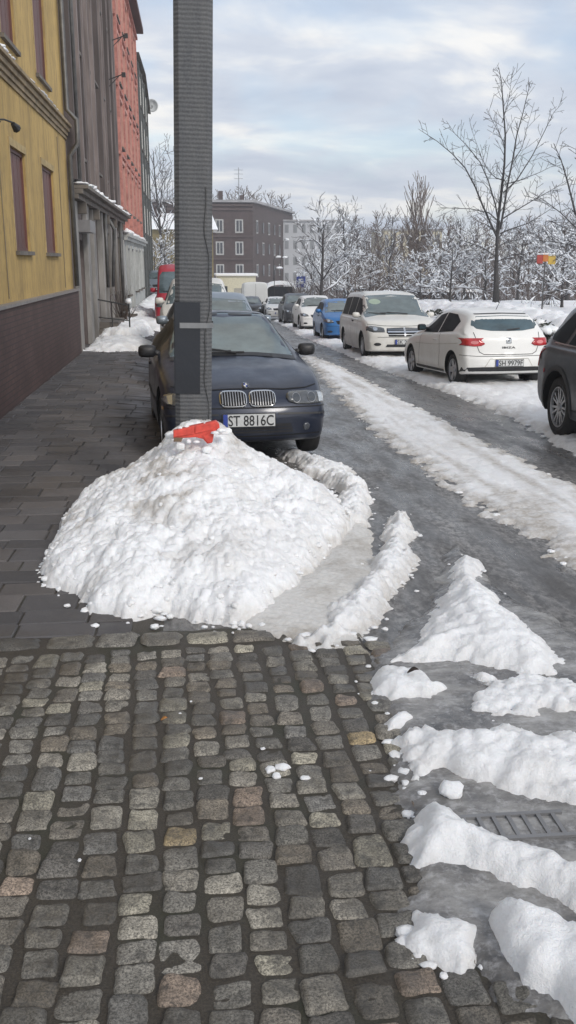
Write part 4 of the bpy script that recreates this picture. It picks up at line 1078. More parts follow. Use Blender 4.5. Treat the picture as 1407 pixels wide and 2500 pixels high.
    def mirrors(s, sside, z, mat, size=(.2, .1, .13), glass_front=False):
        for sx in (1, -1):
            h, n = s.hit('g' if sx > 0 else 'l', s.L/2-sside, z); m = MB(); w, d, hh = size
            c = h+Vector((sx*(w*.5+.02), .0, .035)); V = []; Fc = []
            prof = [(-.5, .55), (-.35, .85), (0, 1), (.3, .9), (.5, .55), (.56, .15)]
            for (t, k) in prof:
                for j in range(12):
                    an = 2*math.pi*j/12; u = math.copysign(abs(math.cos(an))**.55, math.cos(an))*k*w/2; v = math.copysign(abs(math.sin(an))**.6, math.sin(an))*k*hh/2
                    V.append((c.x+u+sx*0, c.y+t*d, c.z+v))
            for i in range(len(prof)-1):
                for j in range(12): a = i*12+j; b = i*12+(j+1) % 12; Fc.append((a, b, b+12, a+12))
            Fc.append(tuple(range(12))); Fc.append(tuple(range(len(V)-12, len(V)))); m.add(V, Fc)
            m.add([(h.x-sx*.02, h.y-.03, h.z-.03), (h.x-sx*.02, h.y+.05, h.z-.03), (c.x-sx*w*.3, c.y+.03, c.z-.02), (c.x-sx*w*.3, c.y-.03, c.z-.02), (h.x-sx*.02, h.y-.03, h.z+.03), (h.x-sx*.02, h.y+.05, h.z+.03), (c.x-sx*w*.3, c.y+.03, c.z+.02), (c.x-sx*w*.3, c.y-.03, c.z+.02)],
                  [(0, 1, 2, 3), (4, 7, 6, 5), (0, 4, 5, 1), (1, 5, 6, 2), (2, 6, 7, 3), (3, 7, 4, 0)])
            mo = m.build('mirror', mat, s.root, smooth=True)
            g = MB(); g.add([(c.x-w*.36, c.y-d*.505, c.z-hh*.3), (c.x+w*.36, c.y-d*.505, c.z-hh*.3), (c.x+w*.36, c.y-d*.505, c.z+hh*.3), (c.x-w*.36, c.y-d*.505, c.z+hh*.3)], [(0, 1, 2, 3)]); g.build('mirror_glass', GL_R, mo)
    def both(s, fn):
        for sx in (1, -1): fn(sx)
    def place(s, x, y, heading, z=None, roll=0, dz=0, sz=1):
        """heading: direction of the bonnet, degrees clockwise from +y"""
        hz = gz(x, y) if z is None else z
        e = 1.2; slope = (gz(x, y+e)-gz(x, y-e))/(2*e) if z is None else 0
        s.root.matrix_world = Matrix.Translation((x, y, hz+dz)) @ Matrix.Rotation(math.atan(slope), 4, 'X') @ Matrix.Rotation(R(-heading), 4, 'Z') @ Matrix.Diagonal((1, 1, sz, 1))
        return s
def text_mesh(name, txt, size, mat, parent, sx=1, ex=.002, center=True):
    cu = bpy.data.curves.new(name, 'FONT'); cu.body = txt; cu.size = size*1.38; cu.extrude = ex
    if center: cu.align_x = 'CENTER'; cu.align_y = 'CENTER'
    cu.resolution_u = 3; cu.offset = size*.012
    ob = bpy.data.objects.new('tmp', cu); COL.objects.link(ob); dg = bpy.context.evaluated_depsgraph_get()
    me = bpy.data.meshes.new_from_object(ob.evaluated_get(dg)); me.name = name; bpy.data.objects.remove(ob)
    for v in me.vertices: v.co.x *= sx
    if center:
        zs = [v.co.y for v in me.vertices]; xs = [v.co.x for v in me.vertices]; cyy = (min(zs)+max(zs))/2; cxx = (min(xs)+max(xs))/2
        for v in me.vertices: v.co.y -= cyy; v.co.x -= cxx
    me.materials.clear(); me.materials.append(mat); return link(name, me, parent)
def oval(cx, cy, rx, ry, n=24, e=2.0, a0=0):
    return [(cx+rx*math.copysign(abs(math.cos(2*math.pi*i/n))**(2/e), math.cos(2*math.pi*i/n)), cy+ry*math.copysign(abs(math.sin(2*math.pi*i/n))**(2/e), math.sin(2*math.pi*i/n))) for i in range(n)]
def mir(poly, sx): return [(x*sx, z) for x, z in poly]

def std_glass(c, ws, side, rear=None, gf=GL_F, gs=GL_S, gr=GL_R, split=None):
    """ws: windscreen outline right half seen from the front [(x,z)...] bottom->top; side: list of side-window outlines in (s,z)"""
    H2 = c.L/2
    full = ws+[(-x, z) for x, z in ws[::-1]]
    if ws: c.windscreen = c.patch('windscreen', 'f', full, gf, .004, step=.07)
    for sx, vw in ((1, 'g'), (-1, 'l')):
        for w in side: c.patch('side_window', vw, [(H2-s, z) for s, z in w], gs, .004, step=.09)
    if rear: c.patch('rear_window', 'r', rear+[(-x, z) for x, z in rear[::-1]], gr, .004, step=.07)

# --- dark saloon right behind the pole
NAVY = paint('navy_paint', (.012, .018, .038), .35, .3, .35, (.06, .066, .08))
sp = dict(L=4.49, W=1.757, H=1.37, rw=.315, ra=.36, axles=(4.49/2-.76, 4.49/2-.76-2.725), wr=.56, bowf=.20, bowr=.14, rf=.10, rr=.12,
          plan=[(0, .93), (.25, .955), (.7, .985), (1.6, 1), (3.2, 1), (4.0, .97), (4.49, .9)],
          zb=[(0, .21), (.3, .18), (.8, .19), (3.6, .19), (4.49, .26)],
          belt=[(0, .58), (.1, .655), (.3, .72), (.9, .82), (1.5, .885), (2.6, .92), (3.6, .95), (4.2, .93), (4.49, .86)],
          top=[(0, .61), (.08, .68), (.25, .745), (.8, .85), (1.35, .925), (1.48, .965), (1.8, 1.13), (2.2, 1.315), (2.5, 1.365), (2.9, 1.37), (3.3, 1.32), (3.75, 1.10), (3.85, 1.045), (4.3, 1.03), (4.49, .92)],
          nose=[(0, .06), (.25, .03), (.36, .0), (.44, -.015), (.50, .0), (.56, .03), (.62, .045), (.8, .09)], tail=[(0, .03), (.4, 0), (.8, .05), (1, .12)],
          crease=[(.12, .2, 1.4, .5, .014, .05), (.12, .58, 1.4, .66, .008, .05)])
c = Car('navy_saloon', sp, NAVY, 'dark navy saloon parked right behind the concrete pole, facing the camera', 'car'); H2 = c.L/2
std_glass(c, [(0, .955), (.3, .952), (.56, .93), (.685, .905), (.70, .93), (.66, 1.04), (.575, 1.22), (.51, 1.315), (.3, 1.335), (0, 1.34)],
          [[(1.75, .92), (2.45, .93), (2.45, 1.27), (2.2, 1.24)], [(2.52, .935), (3.45, .95), (3.3, 1.18), (2.95, 1.28), (2.52, 1.275)]])
c.line('windscreen_seal', 'f', [(-.5, 1.335), (-.3, 1.352), (0, 1.357), (.3, 1.352), (.5, 1.335)], .02, BLK)
for sx in (1, -1): c.line('windscreen_seal', 'f', [(sx*.70, .915), (sx*.675, 1.03), (sx*.595, 1.21), (sx*.53, 1.32)], .022, BLK)
c.line('cowl', 'f', [(-.70, .905), (-.5, .922), (-.25, .938), (0, .942), (.25, .938), (.5, .922), (.70, .905)], .03, BLK, .006)
m = MB()
def wiper(m, c, x0, z0, x1, z1, ya=.02):
    a, n1 = c.hit('f', x0, z0); b, n2 = c.hit('f', x1, z1); mid = a.lerp(b, .5)+Vector((0, .03, .02)); m.tube([a+n1*.02, mid, b+n2*.012], [.012, .010, .006], 6)
    q, n3 = c.hit('f', x1+(x1-x0)*.35, z1-.015); m.tube([mid.lerp(b, .0)+Vector((0, 0, .0)), q+n3*.012], .008, 6)
wiper(m, c, -.05, .935, .3, .99); wiper(m, c, .42, .925, -.0, .965); m.build('wiper', BLK, c.root)
for sx in (1, -1):
    kid = oval(sx*.155, .605, .142, .072, 28, 3.2)
    ring = c.patch('grille', 'f', oval(sx*.147, .603, .136, .068, 30, 4), CHROME, .016, step=.03, rim=.03)
    inn = c.patch('grille_mesh', 'f', oval(sx*.147, .603, .127, .059, 28, 4), SEAM, .019, ring, step=.03)
    for k in range(9):
        xx = sx*.147+(k-4)*.0265; hh = .058*math.sqrt(max(.1, 1-((k-4)/4.9)**4)); c.line('grille_bar', 'f', [(xx, .603-hh), (xx, .603+hh)], .008, ALLOY, .028, ring)
    hl = mir([(.40, .635), (.44, .658), (.62, .66), (.76, .648), (.815, .63), (.83, .59), (.80, .553), (.64, .545), (.50, .552), (.42, .575), (.395, .605)], sx)
    h_ = c.patch('headlight', 'f', hl, LENS, .012, step=.04, rim=.012)
    for (x, r) in ((.50, .038), (.665, .04)):
        c.patch('lamp_ring', 'f', oval(sx*x, .602, r+.004, r+.004), ALLOY, .015, h_, step=.03); c.patch('lamp_projector', 'f', oval(sx*x, .602, r, r), simple('projector', (.05, .055, .06), .05, coat=.9) if 'projector' not in bpy.data.materials else bpy.data.materials['projector'], .017, h_, step=.03)
    c.patch('indicator', 'f', mir([(.735, .64), (.80, .625), (.815, .59), (.785, .562), (.74, .56)], sx), REFL, .015, h_, step=.03)
    c.patch('fog_lamp', 'f', oval(sx*.60, .345, .036, .036), simple('dim_lens', (.06, .065, .075), .15, coat=.5) if 'dim_lens' not in bpy.data.materials else bpy.data.materials['dim_lens'], .008, step=.03, rim=.02)
    c.line('bumper_strip', 'f', [(sx*.30, .475), (sx*.55, .47), (sx*.75, .462), (sx*.83, .455)], .018, BLK, .006)
    c.line('bonnet_gap', 'f', [(sx*.0, .695), (sx*.2, .692), (sx*.38, .683), (sx*.62, .69), (sx*.75, .71)], .008)
    vw = 'g' if sx > 0 else 'l'
    for ss in (1.42, 2.83): c.line('door_gap', vw, [(H2-ss, .25), (H2-ss-.02, .6), (H2-ss-.04, .9)], .009)
    c.line('sill_gap', vw, [(H2-1.42, .26), (H2-2.85, .26)], .008); c.line('rub_strip', vw, [(H2-1.2, .5), (H2-3.4, .5)], .035, BLK, .006)
    c.patch('door_handle', vw, [(H2-2.75, .77), (H2-2.58, .77), (H2-2.58, .80), (H2-2.75, .80)], NAVY, .02, rim=.02)
    c.patch('side_reflector', vw, [(H2-.42, .50), (H2-.30, .50), (H2-.30, .53), (H2-.42, .53)], AMBER, .008)
c.patch('lower_intake', 'f', [(-.46, .30), (.46, .30), (.43, .385), (-.43, .385)], BLK, .004, step=.06)
for z in (.325, .355): c.line('intake_slat', 'f', [(-.43, z), (.43, z)], .008, NAVY, .008)
c.line('bumper_gap', 'f', [(-.80, .525), (-.5, .53), (.0, .532), (.5, .53), (.80, .525)], .010)
c.line('bumper_lip', 'f', [(-.75, .275), (0, .27), (.75, .275)], .012)
rd = c.patch('badge', 'f', oval(0, .718, .036, .022, 24), CHROME, .006, step=.02, rim=.006)
c.patch('badge_ring', 'f', oval(0, .718, .033, .0195, 24), INK, .007, rd, step=.02)
c.patch('badge_quarter', 'f', [(0, .718), (.0, .732), (.012, .7305), (.021, .718)], PBLUE, .0085, rd, step=.02); c.patch('badge_quarter', 'f', [(0, .718), (0, .704), (-.012, .7055), (-.021, .718)], PBLUE, .0085, rd, step=.02)
c.patch('badge_quarter', 'f', [(0, .718), (.021, .718), (.012, .7055), (0, .704)], WHT, .0085, rd, step=.02); c.patch('badge_quarter', 'f', [(0, .718), (-.021, .718), (-.012, .7305), (0, .732)], WHT, .0085, rd, step=.02)
c.plate('f', 0, .425, 'ST 8816C', off=.022)
c.mirrors(1.75, .93, BLK, (.21, .12, .135)); c.wheels('multi')
m = MB(); m.box(-.02, .02, .05, .07, 1.12, 1.2) ; bpy.data.meshes
c.place(.345, 11.55, 180-4.5, sz=1.085); navy = c

# --- simple front kit shared by the farther cars
def front_kit(c, hl, gr, ws, side, plz, fog=None, hood=None, txt=None, mz=.95, ms=1.3, rim='five', chrome=False, mirmat=None):
    H2 = c.L/2; std_glass(c, ws, side)
    for sx in (1, -1):
        h = c.patch('headlight', 'f', mir(hl, sx), LENS, .008, step=.06, rim=.01)
        cx = sum(p[0] for p in hl)/len(hl); cz = sum(p[1] for p in hl)/len(hl); c.patch('lamp_reflector', 'f', oval(sx*cx, cz, .055, .045), REFL, .012, h, step=.05)
        if fog: c.patch('fog_lamp', 'f', oval(sx*fog[0], fog[1], .09, .04), BLK, .006, step=.05)
        vw = 'g' if sx > 0 else 'l'
        f = c.sp['axles'][0]; r = c.sp['axles'][1]
        for y in (f-.62, (f-.62+r+.35)/2, ): c.line('door_gap', vw, [(y, .35), (y, interp(c.sp['belt'], H2-y)-.02)], .012)
        c.patch('door_handle', vw, [((f+r)/2+.05, interp(c.sp['belt'], H2)-.12), ((f+r)/2+.25, interp(c.sp['belt'], H2)-.12), ((f+r)/2+.25, interp(c.sp['belt'], H2)-.085), ((f+r)/2+.05, interp(c.sp['belt'], H2)-.085)], BLK, .02, rim=.015)
    g = c.patch('grille', 'f', mir(gr, 1)+[(-x, z) for x, z in gr[::-1]], SEAM, .006, step=.06)
    z0, z1 = min(p[1] for p in gr), max(p[1] for p in gr); xm = max(p[0] for p in gr)*.93
    for k in range(3): z = z0+(z1-z0)*(k+.7)/3.4; c.line('grille_bar', 'f', [(-xm, z), (xm, z)], .014, CHROME if chrome else BLK, .012, g)
    if hood: c.line('bonnet_gap', 'f', hood+[(-x, z) for x, z in hood[::-1][1:]], .01)
    c.line('bumper_gap', 'f', [(-.7, plz+.12), (0, plz+.125), (.7, plz+.12)], .01)
    c.plate('f', 0, plz, txt); c.mirrors(ms, mz, mirmat or c.mat, (.2, .12, .15)); c.wheels(rim)
    m = MB(); wiper(m, c, -.3, ws[0][1]+.0, .25, ws[0][1]+.05); wiper(m, c, .3, ws[0][1], .75, ws[0][1]+.04); m.build('wiper', BLK, c.root)

# --- white hatchback seen from behind
WHITE = paint('white_paint', (.78, .78, .76), .0, .35, .3, (.34, .31, .27)); CREAM = paint('cream_paint', (.70, .69, .65), .0, .35, .5, (.30, .25, .20))
sp = dict(L=4.03, W=1.693, H=1.43, rw=.305, ra=.352, axles=(4.03/2-.84, 4.03/2-.84-2.47), wr=.56, bowf=.18, bowr=.13, rf=.12, rr=.10,
          plan=[(0, .9), (.3, .95), (.8, .985), (1.6, 1), (3.3, 1), (3.8, .985), (4.03, .95)],
          zb=[(0, .22), (.5, .19), (3.4, .2), (4.03, .27)], belt=[(0, .60), (.3, .74), (1, .86), (1.6, .92), (3, .98), (3.6, 1.0), (4.03, .93)],
          top=[(0, .64), (.25, .80), (.9, .94), (1.1, .98), (1.75, 1.30), (2.1, 1.40), (2.6, 1.43), (3.2, 1.39), (3.55, 1.33), (3.7, 1.28), (3.93, 1.05), (4.03, .93)],
          nose=[(0, .03), (.5, 0), (.8, .1)], tail=[(0, .06), (.3, .02), (.42, -.01), (.55, -.0), (.62, .05), (.8, .07), (.95, .09), (1.3, .1)])
c = Car('white_hatchback', sp, WHITE, 'white three-door hatchback seen from behind in the snowy parking row', 'car'); H2 = c.L/2
std_glass(c, [(0, .98), (.6, .97), (.5, 1.33), (0, 1.36)], [[(1.55, .93), (1.62, 1.0), (2.05, 1.27), (2.4, 1.325), (2.4, .95)], [(2.45, .955), (2.45, 1.325), (2.95, 1.30), (3.28, 1.18), (3.2, 1.0)]],
          [(0, 1.02), (.3, 1.025), (.55, 1.06), (.63, 1.12), (.60, 1.20), (.5, 1.275), (0, 1.29)])
c.line('rear_wiper', 'r', [(0, 1.035), (.25, 1.06)], .02, BLK, .015)
c.line('spoiler_edge', 'r', [(-.5, 1.315), (0, 1.328), (.5, 1.315)], .016, BLK, .004)
for sx in (1, -1):
    vw = 'g' if sx > 0 else 'l'
    t = c.patch('tail_lamp', 'r', mir([(.44, .80), (.50, .86), (.60, .885), (.86, .90), (.90, .78), (.62, .755), (.5, .765)], sx), REDL, .010, step=.04, rim=.01)
    c.patch('tail_lamp_wrap', vw, [(-H2+.12, .77), (-H2+.12, .90), (-H2+.36, .895), (-H2+.25, .80)], REDL, .009, t, step=.04)
    c.patch('reverse_lens', 'r', oval(sx*.62, .825, .07, .03), simple('pink_lens', (.62, .2, .2), .15, coat=.6) if 'pink_lens' not in bpy.data.materials else bpy.data.materials['pink_lens'], .013, t, step=.03)
    c.line('hatch_gap', 'r', [(sx*.62, 1.0), (sx*.58, .76), (sx*.54, .66), (sx*.46, .615), (0, .61)], .011)
    c.line('door_gap', vw, [(H2-1.42, .3), (H2-1.46, .6), (H2-1.5, .9)], .011); c.line('door_gap', vw, [(H2-2.62, .33), (H2-2.68, .6), (H2-2.6, .95)], .011)
    c.patch('door_handle', vw, [(H2-2.5, .80), (H2-2.3, .80), (H2-2.3, .835), (H2-2.5, .835)], WHITE, .022, rim=.02)
    c.line('flank_crease_shade', vw, [(H2-1.2, .70), (H2-2.4, .73), (H2-3.6, .80)], .012, simple('soft_shadow_line', (.5, .49, .45), .4) if 'soft_shadow_line' not in bpy.data.materials else bpy.data.materials['soft_shadow_line'], .003)
    c.line('sill', vw, [(H2-1.25, .26), (H2-2.9, .26)], .05, BLK, .004)
c.patch('bumper_lower', 'r', [(-.78, .235), (.78, .235), (.81, .30), (.81, .385), (.5, .395), (0, .398), (-.5, .395), (-.81, .385), (-.81, .30)], BLK, .006, step=.06)
c.line('bumper_gap', 'r', [(-.83, .60), (-.6, .585), (0, .58), (.6, .585), (.83, .60)], .008)
c.line('plate_recess_shade', 'r', [(-.45, .40), (-.36, .54), (.36, .54), (.45, .40)], .014, bpy.data.materials['soft_shadow_line'], .004)
b = c.patch('badge', 'r', oval(0, .855, .052, .052, 20, 6), REFL, .006, step=.03, rim=.004)
for k, z in enumerate((.83, .855, .88)): c.line('badge_stroke', 'r', [(-.035+.012*k, z), (.01+.012*k, z+.008)], .013, INK, .009, b)
h_, n_ = c.hit('r', 0, .735); t = text_mesh('badge_lettering', 'IBIZA', .035, INK, c.root, sx=2.2, ex=.003); t.rotation_euler = (R(90), 0, 0); t.location = h_+Vector((0, -.006, 0))
c.plate('r', 0, .465, 'SH 9979F', w=.52, h=.112, off=.01); c.mirrors(1.62, .99, BLK, (.18, .12, .13)); c.wheels('five')
m = MB(); m.tube([(0, H2-3.3, 1.39), (0, H2-3.5, 1.56)], [.006, .003], 5); m.build('antenna', BLK, c.root)
c.place(5.44, 18.55, -5)

# --- cream minivan, front towards the camera
sp = dict(L=5.1, W=1.99, H=1.76, rw=.335, ra=.39, axles=(2.55-.95, 2.55-.95-3.08), wr=.74, bowf=.22, bowr=.08, rf=.13, rr=.12,
          plan=[(0, .93), (.3, .96), (.9, 1), (4.4, 1), (5.1, .96)], zb=[(0, .22), (.5, .2), (4.4, .22), (5.1, .3)],
          belt=[(0, .66), (.2, .80), (.6, .95), (1.1, 1.03), (5.1, 1.08)],
          top=[(0, .70), (.15, .84), (.5, 1.0), (1.0, 1.09), (1.15, 1.13), (1.9, 1.60), (2.2, 1.70), (2.9, 1.76), (4.6, 1.74), (4.9, 1.66), (5.1, 1.3)],
          nose=[(0, .03), (.3, .02), (.45, 0), (.6, .01), (.8, .06), (1, .1)])
c = Car('cream_minivan', sp, CREAM, 'large cream white minivan facing the camera, parked behind the white hatchback', 'minivan'); H2 = c.L/2
front_kit(c, [(.50, .70), (.52, .80), (.60, .83), (.85, .86), (.93, .84), (.94, .74), (.80, .70)], [(0, .60), (.42, .60), (.47, .70), (.45, .80), (0, .82)],
          [(0, 1.13), (.5, 1.115), (.86, 1.06), (.87, 1.1), (.77, 1.55), (.72, 1.62), (0, 1.655)],
          [[(1.45, 1.06), (1.55, 1.16), (2.05, 1.53), (2.45, 1.57), (2.45, 1.08)], [(2.52, 1.085), (2.52, 1.575), (3.5, 1.59), (3.5, 1.09)], [(3.58, 1.09), (3.58, 1.59), (4.6, 1.56), (4.65, 1.1)]],
          .46, fog=(.70, .40), hood=[(.9, .9), (.5, .86), (0, .85)], txt='SK 2174', mz=1.08, ms=1.55, chrome=True, rim='five')
c.line('grille_cross', 'f', [(0, .60), (0, .82)], .045, CHROME, .016); c.line('grille_cross', 'f', [(-.44, .71), (.44, .71)], .04, CHROME, .017)
c.patch('lower_intake', 'f', [(-.5, .33), (.5, .33), (.46, .40), (-.46, .40)], BLK, .005, step=.07)
c.patch('windscreen_reflection', 'f', oval(.5, 1.46, .16, .07), simple('green_reflection', (.30, .38, .30), .3), .006, c.windscreen, step=.05)  # greenish reflection in the windscreen, painted as a flat patch of colour
m = MB()
for sx in (-.62, .62): m.tube([(sx, H2-2.4, 1.78), (sx, H2-4.5, 1.79)], .018, 5)
m.build('roof_rail', BLK, c.root)
c.place(5.40, 26.7, 180)

# --- dark grey SUV cut off by the right edge of the picture
GREYP = paint('graphite_paint', (.05, .056, .066), .4, .32, .3, (.13, .125, .12))
sp = dict(L=4.6, W=1.87, H=1.66, rw=.365, ra=.42, axles=(2.3-.9, 2.3-.9-2.75), wr=.66, bowf=.2, bowr=.16, rf=.15, rr=.13,
          plan=[(0, .93), (.4, .97), (1, 1), (4.1, 1), (4.6, .95)], zb=[(0, .26), (.5, .25), (4, .26), (4.6, .38)], belt=[(0, .8), (.4, .95), (1.4, 1.03), (3.5, 1.08), (4.3, 1.10), (4.6, 1.02)],
          top=[(0, .84), (.4, 1.0), (1.1, 1.09), (1.3, 1.13), (2.0, 1.53), (2.4, 1.64), (3.2, 1.66), (3.9, 1.58), (4.1, 1.50), (4.42, 1.15), (4.6, 1.04)], tail=[(0, .08), (.5, 0), (.9, .02), (1.1, .08)], nose=[(0, .03), (.5, 0), (1, .08)])
c = Car('graphite_suv', sp, GREYP, 'dark graphite SUV cut off by the right edge, its rear wheel standing in the snow', 'suv'); H2 = c.L/2
front_kit(c, [(.5, .78), (.55, .86), (.88, .9), (.9, .8)], [(0, .65), (.45, .65), (.5, .85), (0, .87)], [(0, 1.13), (.7, 1.08), (.62, 1.5), (0, 1.57)],
          [[(1.5, 1.06), (2.1, 1.48), (2.6, 1.53), (2.6, 1.08)], [(2.68, 1.085), (2.68, 1.53), (3.3, 1.52), (3.5, 1.10)], [(3.6, 1.11), (3.42, 1.50), (3.75, 1.46), (4.1, 1.2), (4.05, 1.14)]], .5, mz=1.1, ms=1.5, rim='twin')
for sx, vw in ((1, 'g'), (-1, 'l')):
    t = c.patch('tail_lamp', vw, [(-H2+.02, .90), (-H2+.02, 1.05), (-H2+.52, 1.03), (-H2+.34, .98), (-H2+.26, .92), (-H2+.22, .80), (-H2+.10, .80)], REDL, .010, step=.04, rim=.01)
    c.patch('tail_lamp', 'r', mir([(.5, .92), (.5, 1.03), (.88, 1.05), (.9, .88)], sx), REDL, .01, step=.05)
    ay = sp['axles'][1]; c.line('arch_trim', vw, [(ay+.455*math.cos(a), .375+.455*math.sin(a)) for a in [R(-10+i*12.5) for i in range(17)]], .06, BLK, .008)
    c.line('sill', vw, [(H2-1.4, .33), (H2-3.2, .33)], .12, BLK, .006); c.line('window_trim', vw, [(H2-1.5, 1.045), (H2-2.6, 1.07), (H2-3.9, 1.11)], .018, CHROME, .007)
c.patch('rear_window', 'r', [(-.6, 1.18), (.6, 1.18), (.52, 1.45), (-.52, 1.45)], GL_R, .005, step=.08)
c.patch('bumper_lower', 'r', [(-.85, .38), (.85, .38), (.82, .55), (-.82, .55)], BLK, .006, step=.08)
c.place(5.18, 9.45, 180)

# --- the farther cars
CARS = 'cars parked in the snowy row along the right of the road'
def hatch_sp(L=3.9, W=1.68, H=1.5, rw=.3):
    return dict(L=L, W=W, H=H, rw=rw, ra=rw+.05, axles=(L/2-.78, -L/2+.68), wr=W/2-.28, bowf=.2, bowr=.1, rf=.15, rr=.12, plan=[(0, .9), (.4, .97), (1, 1), (L, .96)],
                zb=[(0, .22), (.5, .2), (L, .26)], belt=[(0, .62), (.3, .8), (1, H*.63), (L-.4, H*.68), (L, H*.62)],
                top=[(0, .66), (.25, .85), (.8, H*.66), (.95, H*.68), (1.65, H*.93), (2.1, H), (3, H*.985), (L-.3, H*.86), (L, H*.68)], nose=[(0, .03), (.5, 0), (.9, .08)])
def simple_car(name, sp, mat, label, cat, x, y, hd, group=None, rim='five', z=None, **k):
    c = Car(name, sp, mat, label, cat, group); H = sp['H']; W = sp['W']; wr = sp['wr']; L = sp['L']
    front_kit(c, k.get('hl') or [(W*.27, .66), (W*.30, .74), (W*.40, .80), (W*.465, .80), (W*.47, .68), (W*.38, .64)], k.get('gr') or [(0, .60), (W*.2, .60), (W*.23, .72), (0, .74)],
              [(0, H*.685), (W*.30, H*.675), (wr+.12, H*.66), (wr+.04, H*.80), (wr-.04, H*.91), (0, H*.94)],
              [[(1.35, H*.66), (1.8, H*.87), (2.2, H*.905), (2.2, H*.675)], [(2.27, H*.68), (2.27, H*.905), (2.95, H*.9), (3.15, H*.72), (3.1, H*.69)]], .42, fog=(W*.36, .35), mz=H*.68, ms=1.45, rim=rim)
    H2 = L/2
    c.patch('rear_window', 'r', [(-wr+.0, H*.74), (wr-.0, H*.74), (wr-.1, H*.88), (-wr+.1, H*.88)], GL_R, .005, step=.1)
    for sx in (1, -1): c.patch('tail_lamp', 'r', mir([(W*.33, .7), (W*.33, .85), (W*.45, .87), (W*.46, .7)], sx), REDL, .008, step=.08)
    return c.place(x, y, hd, z)
simple_car('blue_hatchback', hatch_sp(3.75, 1.66, 1.5), paint('blue_paint', (.025, .16, .42), .35, .3, .2), 'bright blue hatchback behind the cream minivan', 'car', 5.42, 35.6, 180, CARS)
simple_car('white_crossover', hatch_sp(4.3, 1.8, 1.6, .34), bpy.data.materials['white_paint'], 'white crossover between the blue hatchback and the dark off-roader', 'car', 5.72, 45.6, 180, CARS)
simple_car('dark_offroader', hatch_sp(4.5, 1.85, 1.7, .36), paint('slate_paint', (.04, .045, .055), .4, .3, .3), 'dark slate off-roader behind the white crossover', 'car', 5.85, 54.6, 180, CARS)
simple_car('small_white_car', hatch_sp(3.8, 1.65, 1.48), bpy.data.materials['white_paint'], 'small white car, farthest in the right-hand row', 'car', 5.5, 64, 180, CARS)
SILV = paint('silver_blue_paint', (.24, .28, .32), .5, .3, .2)
simple_car('silver_estate', hatch_sp(4.4, 1.76, 1.52), SILV, 'silver blue car whose roof shows just above the dark saloon', 'car', .32, 17.4, 178, z=-.33)
simple_car('cream_car', hatch_sp(4.4, 1.78, 1.75), bpy.data.materials['cream_paint'], 'cream car whose roof shows above the silver blue one', 'car', .10, 23.6, 180, z=-.4)
simple_car('dark_small_car', hatch_sp(4.0, 1.7, 1.5), paint('black_paint', (.02, .021, .024), .3, .3, .4), 'dark car half hidden beyond the dark saloon roof, before the pale box van', 'car', 3.9, 66, 184)
def van_sp(L, W, H, box=False):
    return dict(L=L, W=W, H=H, rw=.33, ra=.38, axles=(L/2-.9, -L/2+1.0), wr=W/2-.12, bowf=.15, bowr=.03, rf=.12, rr=.06, plan=[(0, .93), (.4, .98), (1, 1), (L, 1)], zb=[(0, .25), (L, .3)],
                belt=[(0, .8), (.3, .98), (1, 1.12), (L, 1.15)], top=[(0, .84), (.3, 1.05), (.7, 1.18), (1.5, H*.93), (1.9, H), (L-.05, H), (L, H*.97)], nose=[(0, .03), (1, .1)])
def van(name, mat, label, L, W, H, x, y, hd, z=None, group=None, rw=True):
    c = Car(name, van_sp(L, W, H), mat, label, 'van', group); H2 = L/2; wr = W/2-.12; zt = H*.88
    front_kit(c, [(W*.3, .78), (W*.31, .92), (W*.45, 1.0), (W*.46, .8)], [(0, .62), (W*.25, .62), (W*.25, .8), (0, .8)], [(0, 1.22), (W*.42, 1.2), (wr-.05, zt-.12), (wr-.14, zt), (0, zt+.02)],
              [[(1.2, 1.18), (1.6, zt-.12), (2.1, zt-.1), (2.1, 1.2)]], .48, mz=1.25, ms=1.3, rim='steel')
    for sx in (1, -1):
        if rw: c.patch('rear_window', 'r', mir([(.06, 1.25), (wr-.1, 1.25), (wr-.12, zt-.1), (.06, zt-.1)], sx), GL_R, .006, step=.12)
        c.patch('tail_lamp', 'r', mir([(W/2-.16, .8), (W/2-.16, 1.15), (W/2-.05, 1.15), (W/2-.05, .8)], sx), REDL, .008, step=.1)
    c.line('door_gap', 'r', [(0, .4), (0, H-.15)], .02); c.line('bumper', 'r', [(-W/2+.1, .45), (W/2-.1, .45)], .14, BLK, .02)
    return c.place(x, y, hd, z)
van('red_van', paint('red_paint', (.42, .02, .04), .1, .35, .2), 'red van beyond the concrete pole, close to the houses', 5.0, 1.95, 2.1, -.26, 32.5, 180, z=-.45)
van('pale_box_van', paint('pale_van_paint', (.60, .61, .60), 0, .45, .35), 'tall pale grey box van seen from behind far down the street', 5.4, 2.05, 2.55, 4.85, 78, 0, rw=False)
van('white_park_van', bpy.data.materials['white_paint'], 'white van standing far off behind the snowy hedge on the right', 5.2, 2.0, 2.3, 31.6, 92, 180, z=-3.75)
simple_car('far_red_car', hatch_sp(4.0, 1.7, 1.45), bpy.data.materials['red_paint'], 'small red car far off beside the white van', 'car', 33.4, 91, 180, z=-3.6)
simple_car('far_white_car', hatch_sp(4.0, 1.7, 1.45), bpy.data.materials['white_paint'], 'small white car far off right of the red car', 'car', 35.9, 92, 180, z=-3.6)
simple_car('blue_white_car', hatch_sp(4.0, 1.7, 1.5), SILV, 'pale blue car under snow beyond the red van', 'car', -1.9, 57, 180, z=-.25)

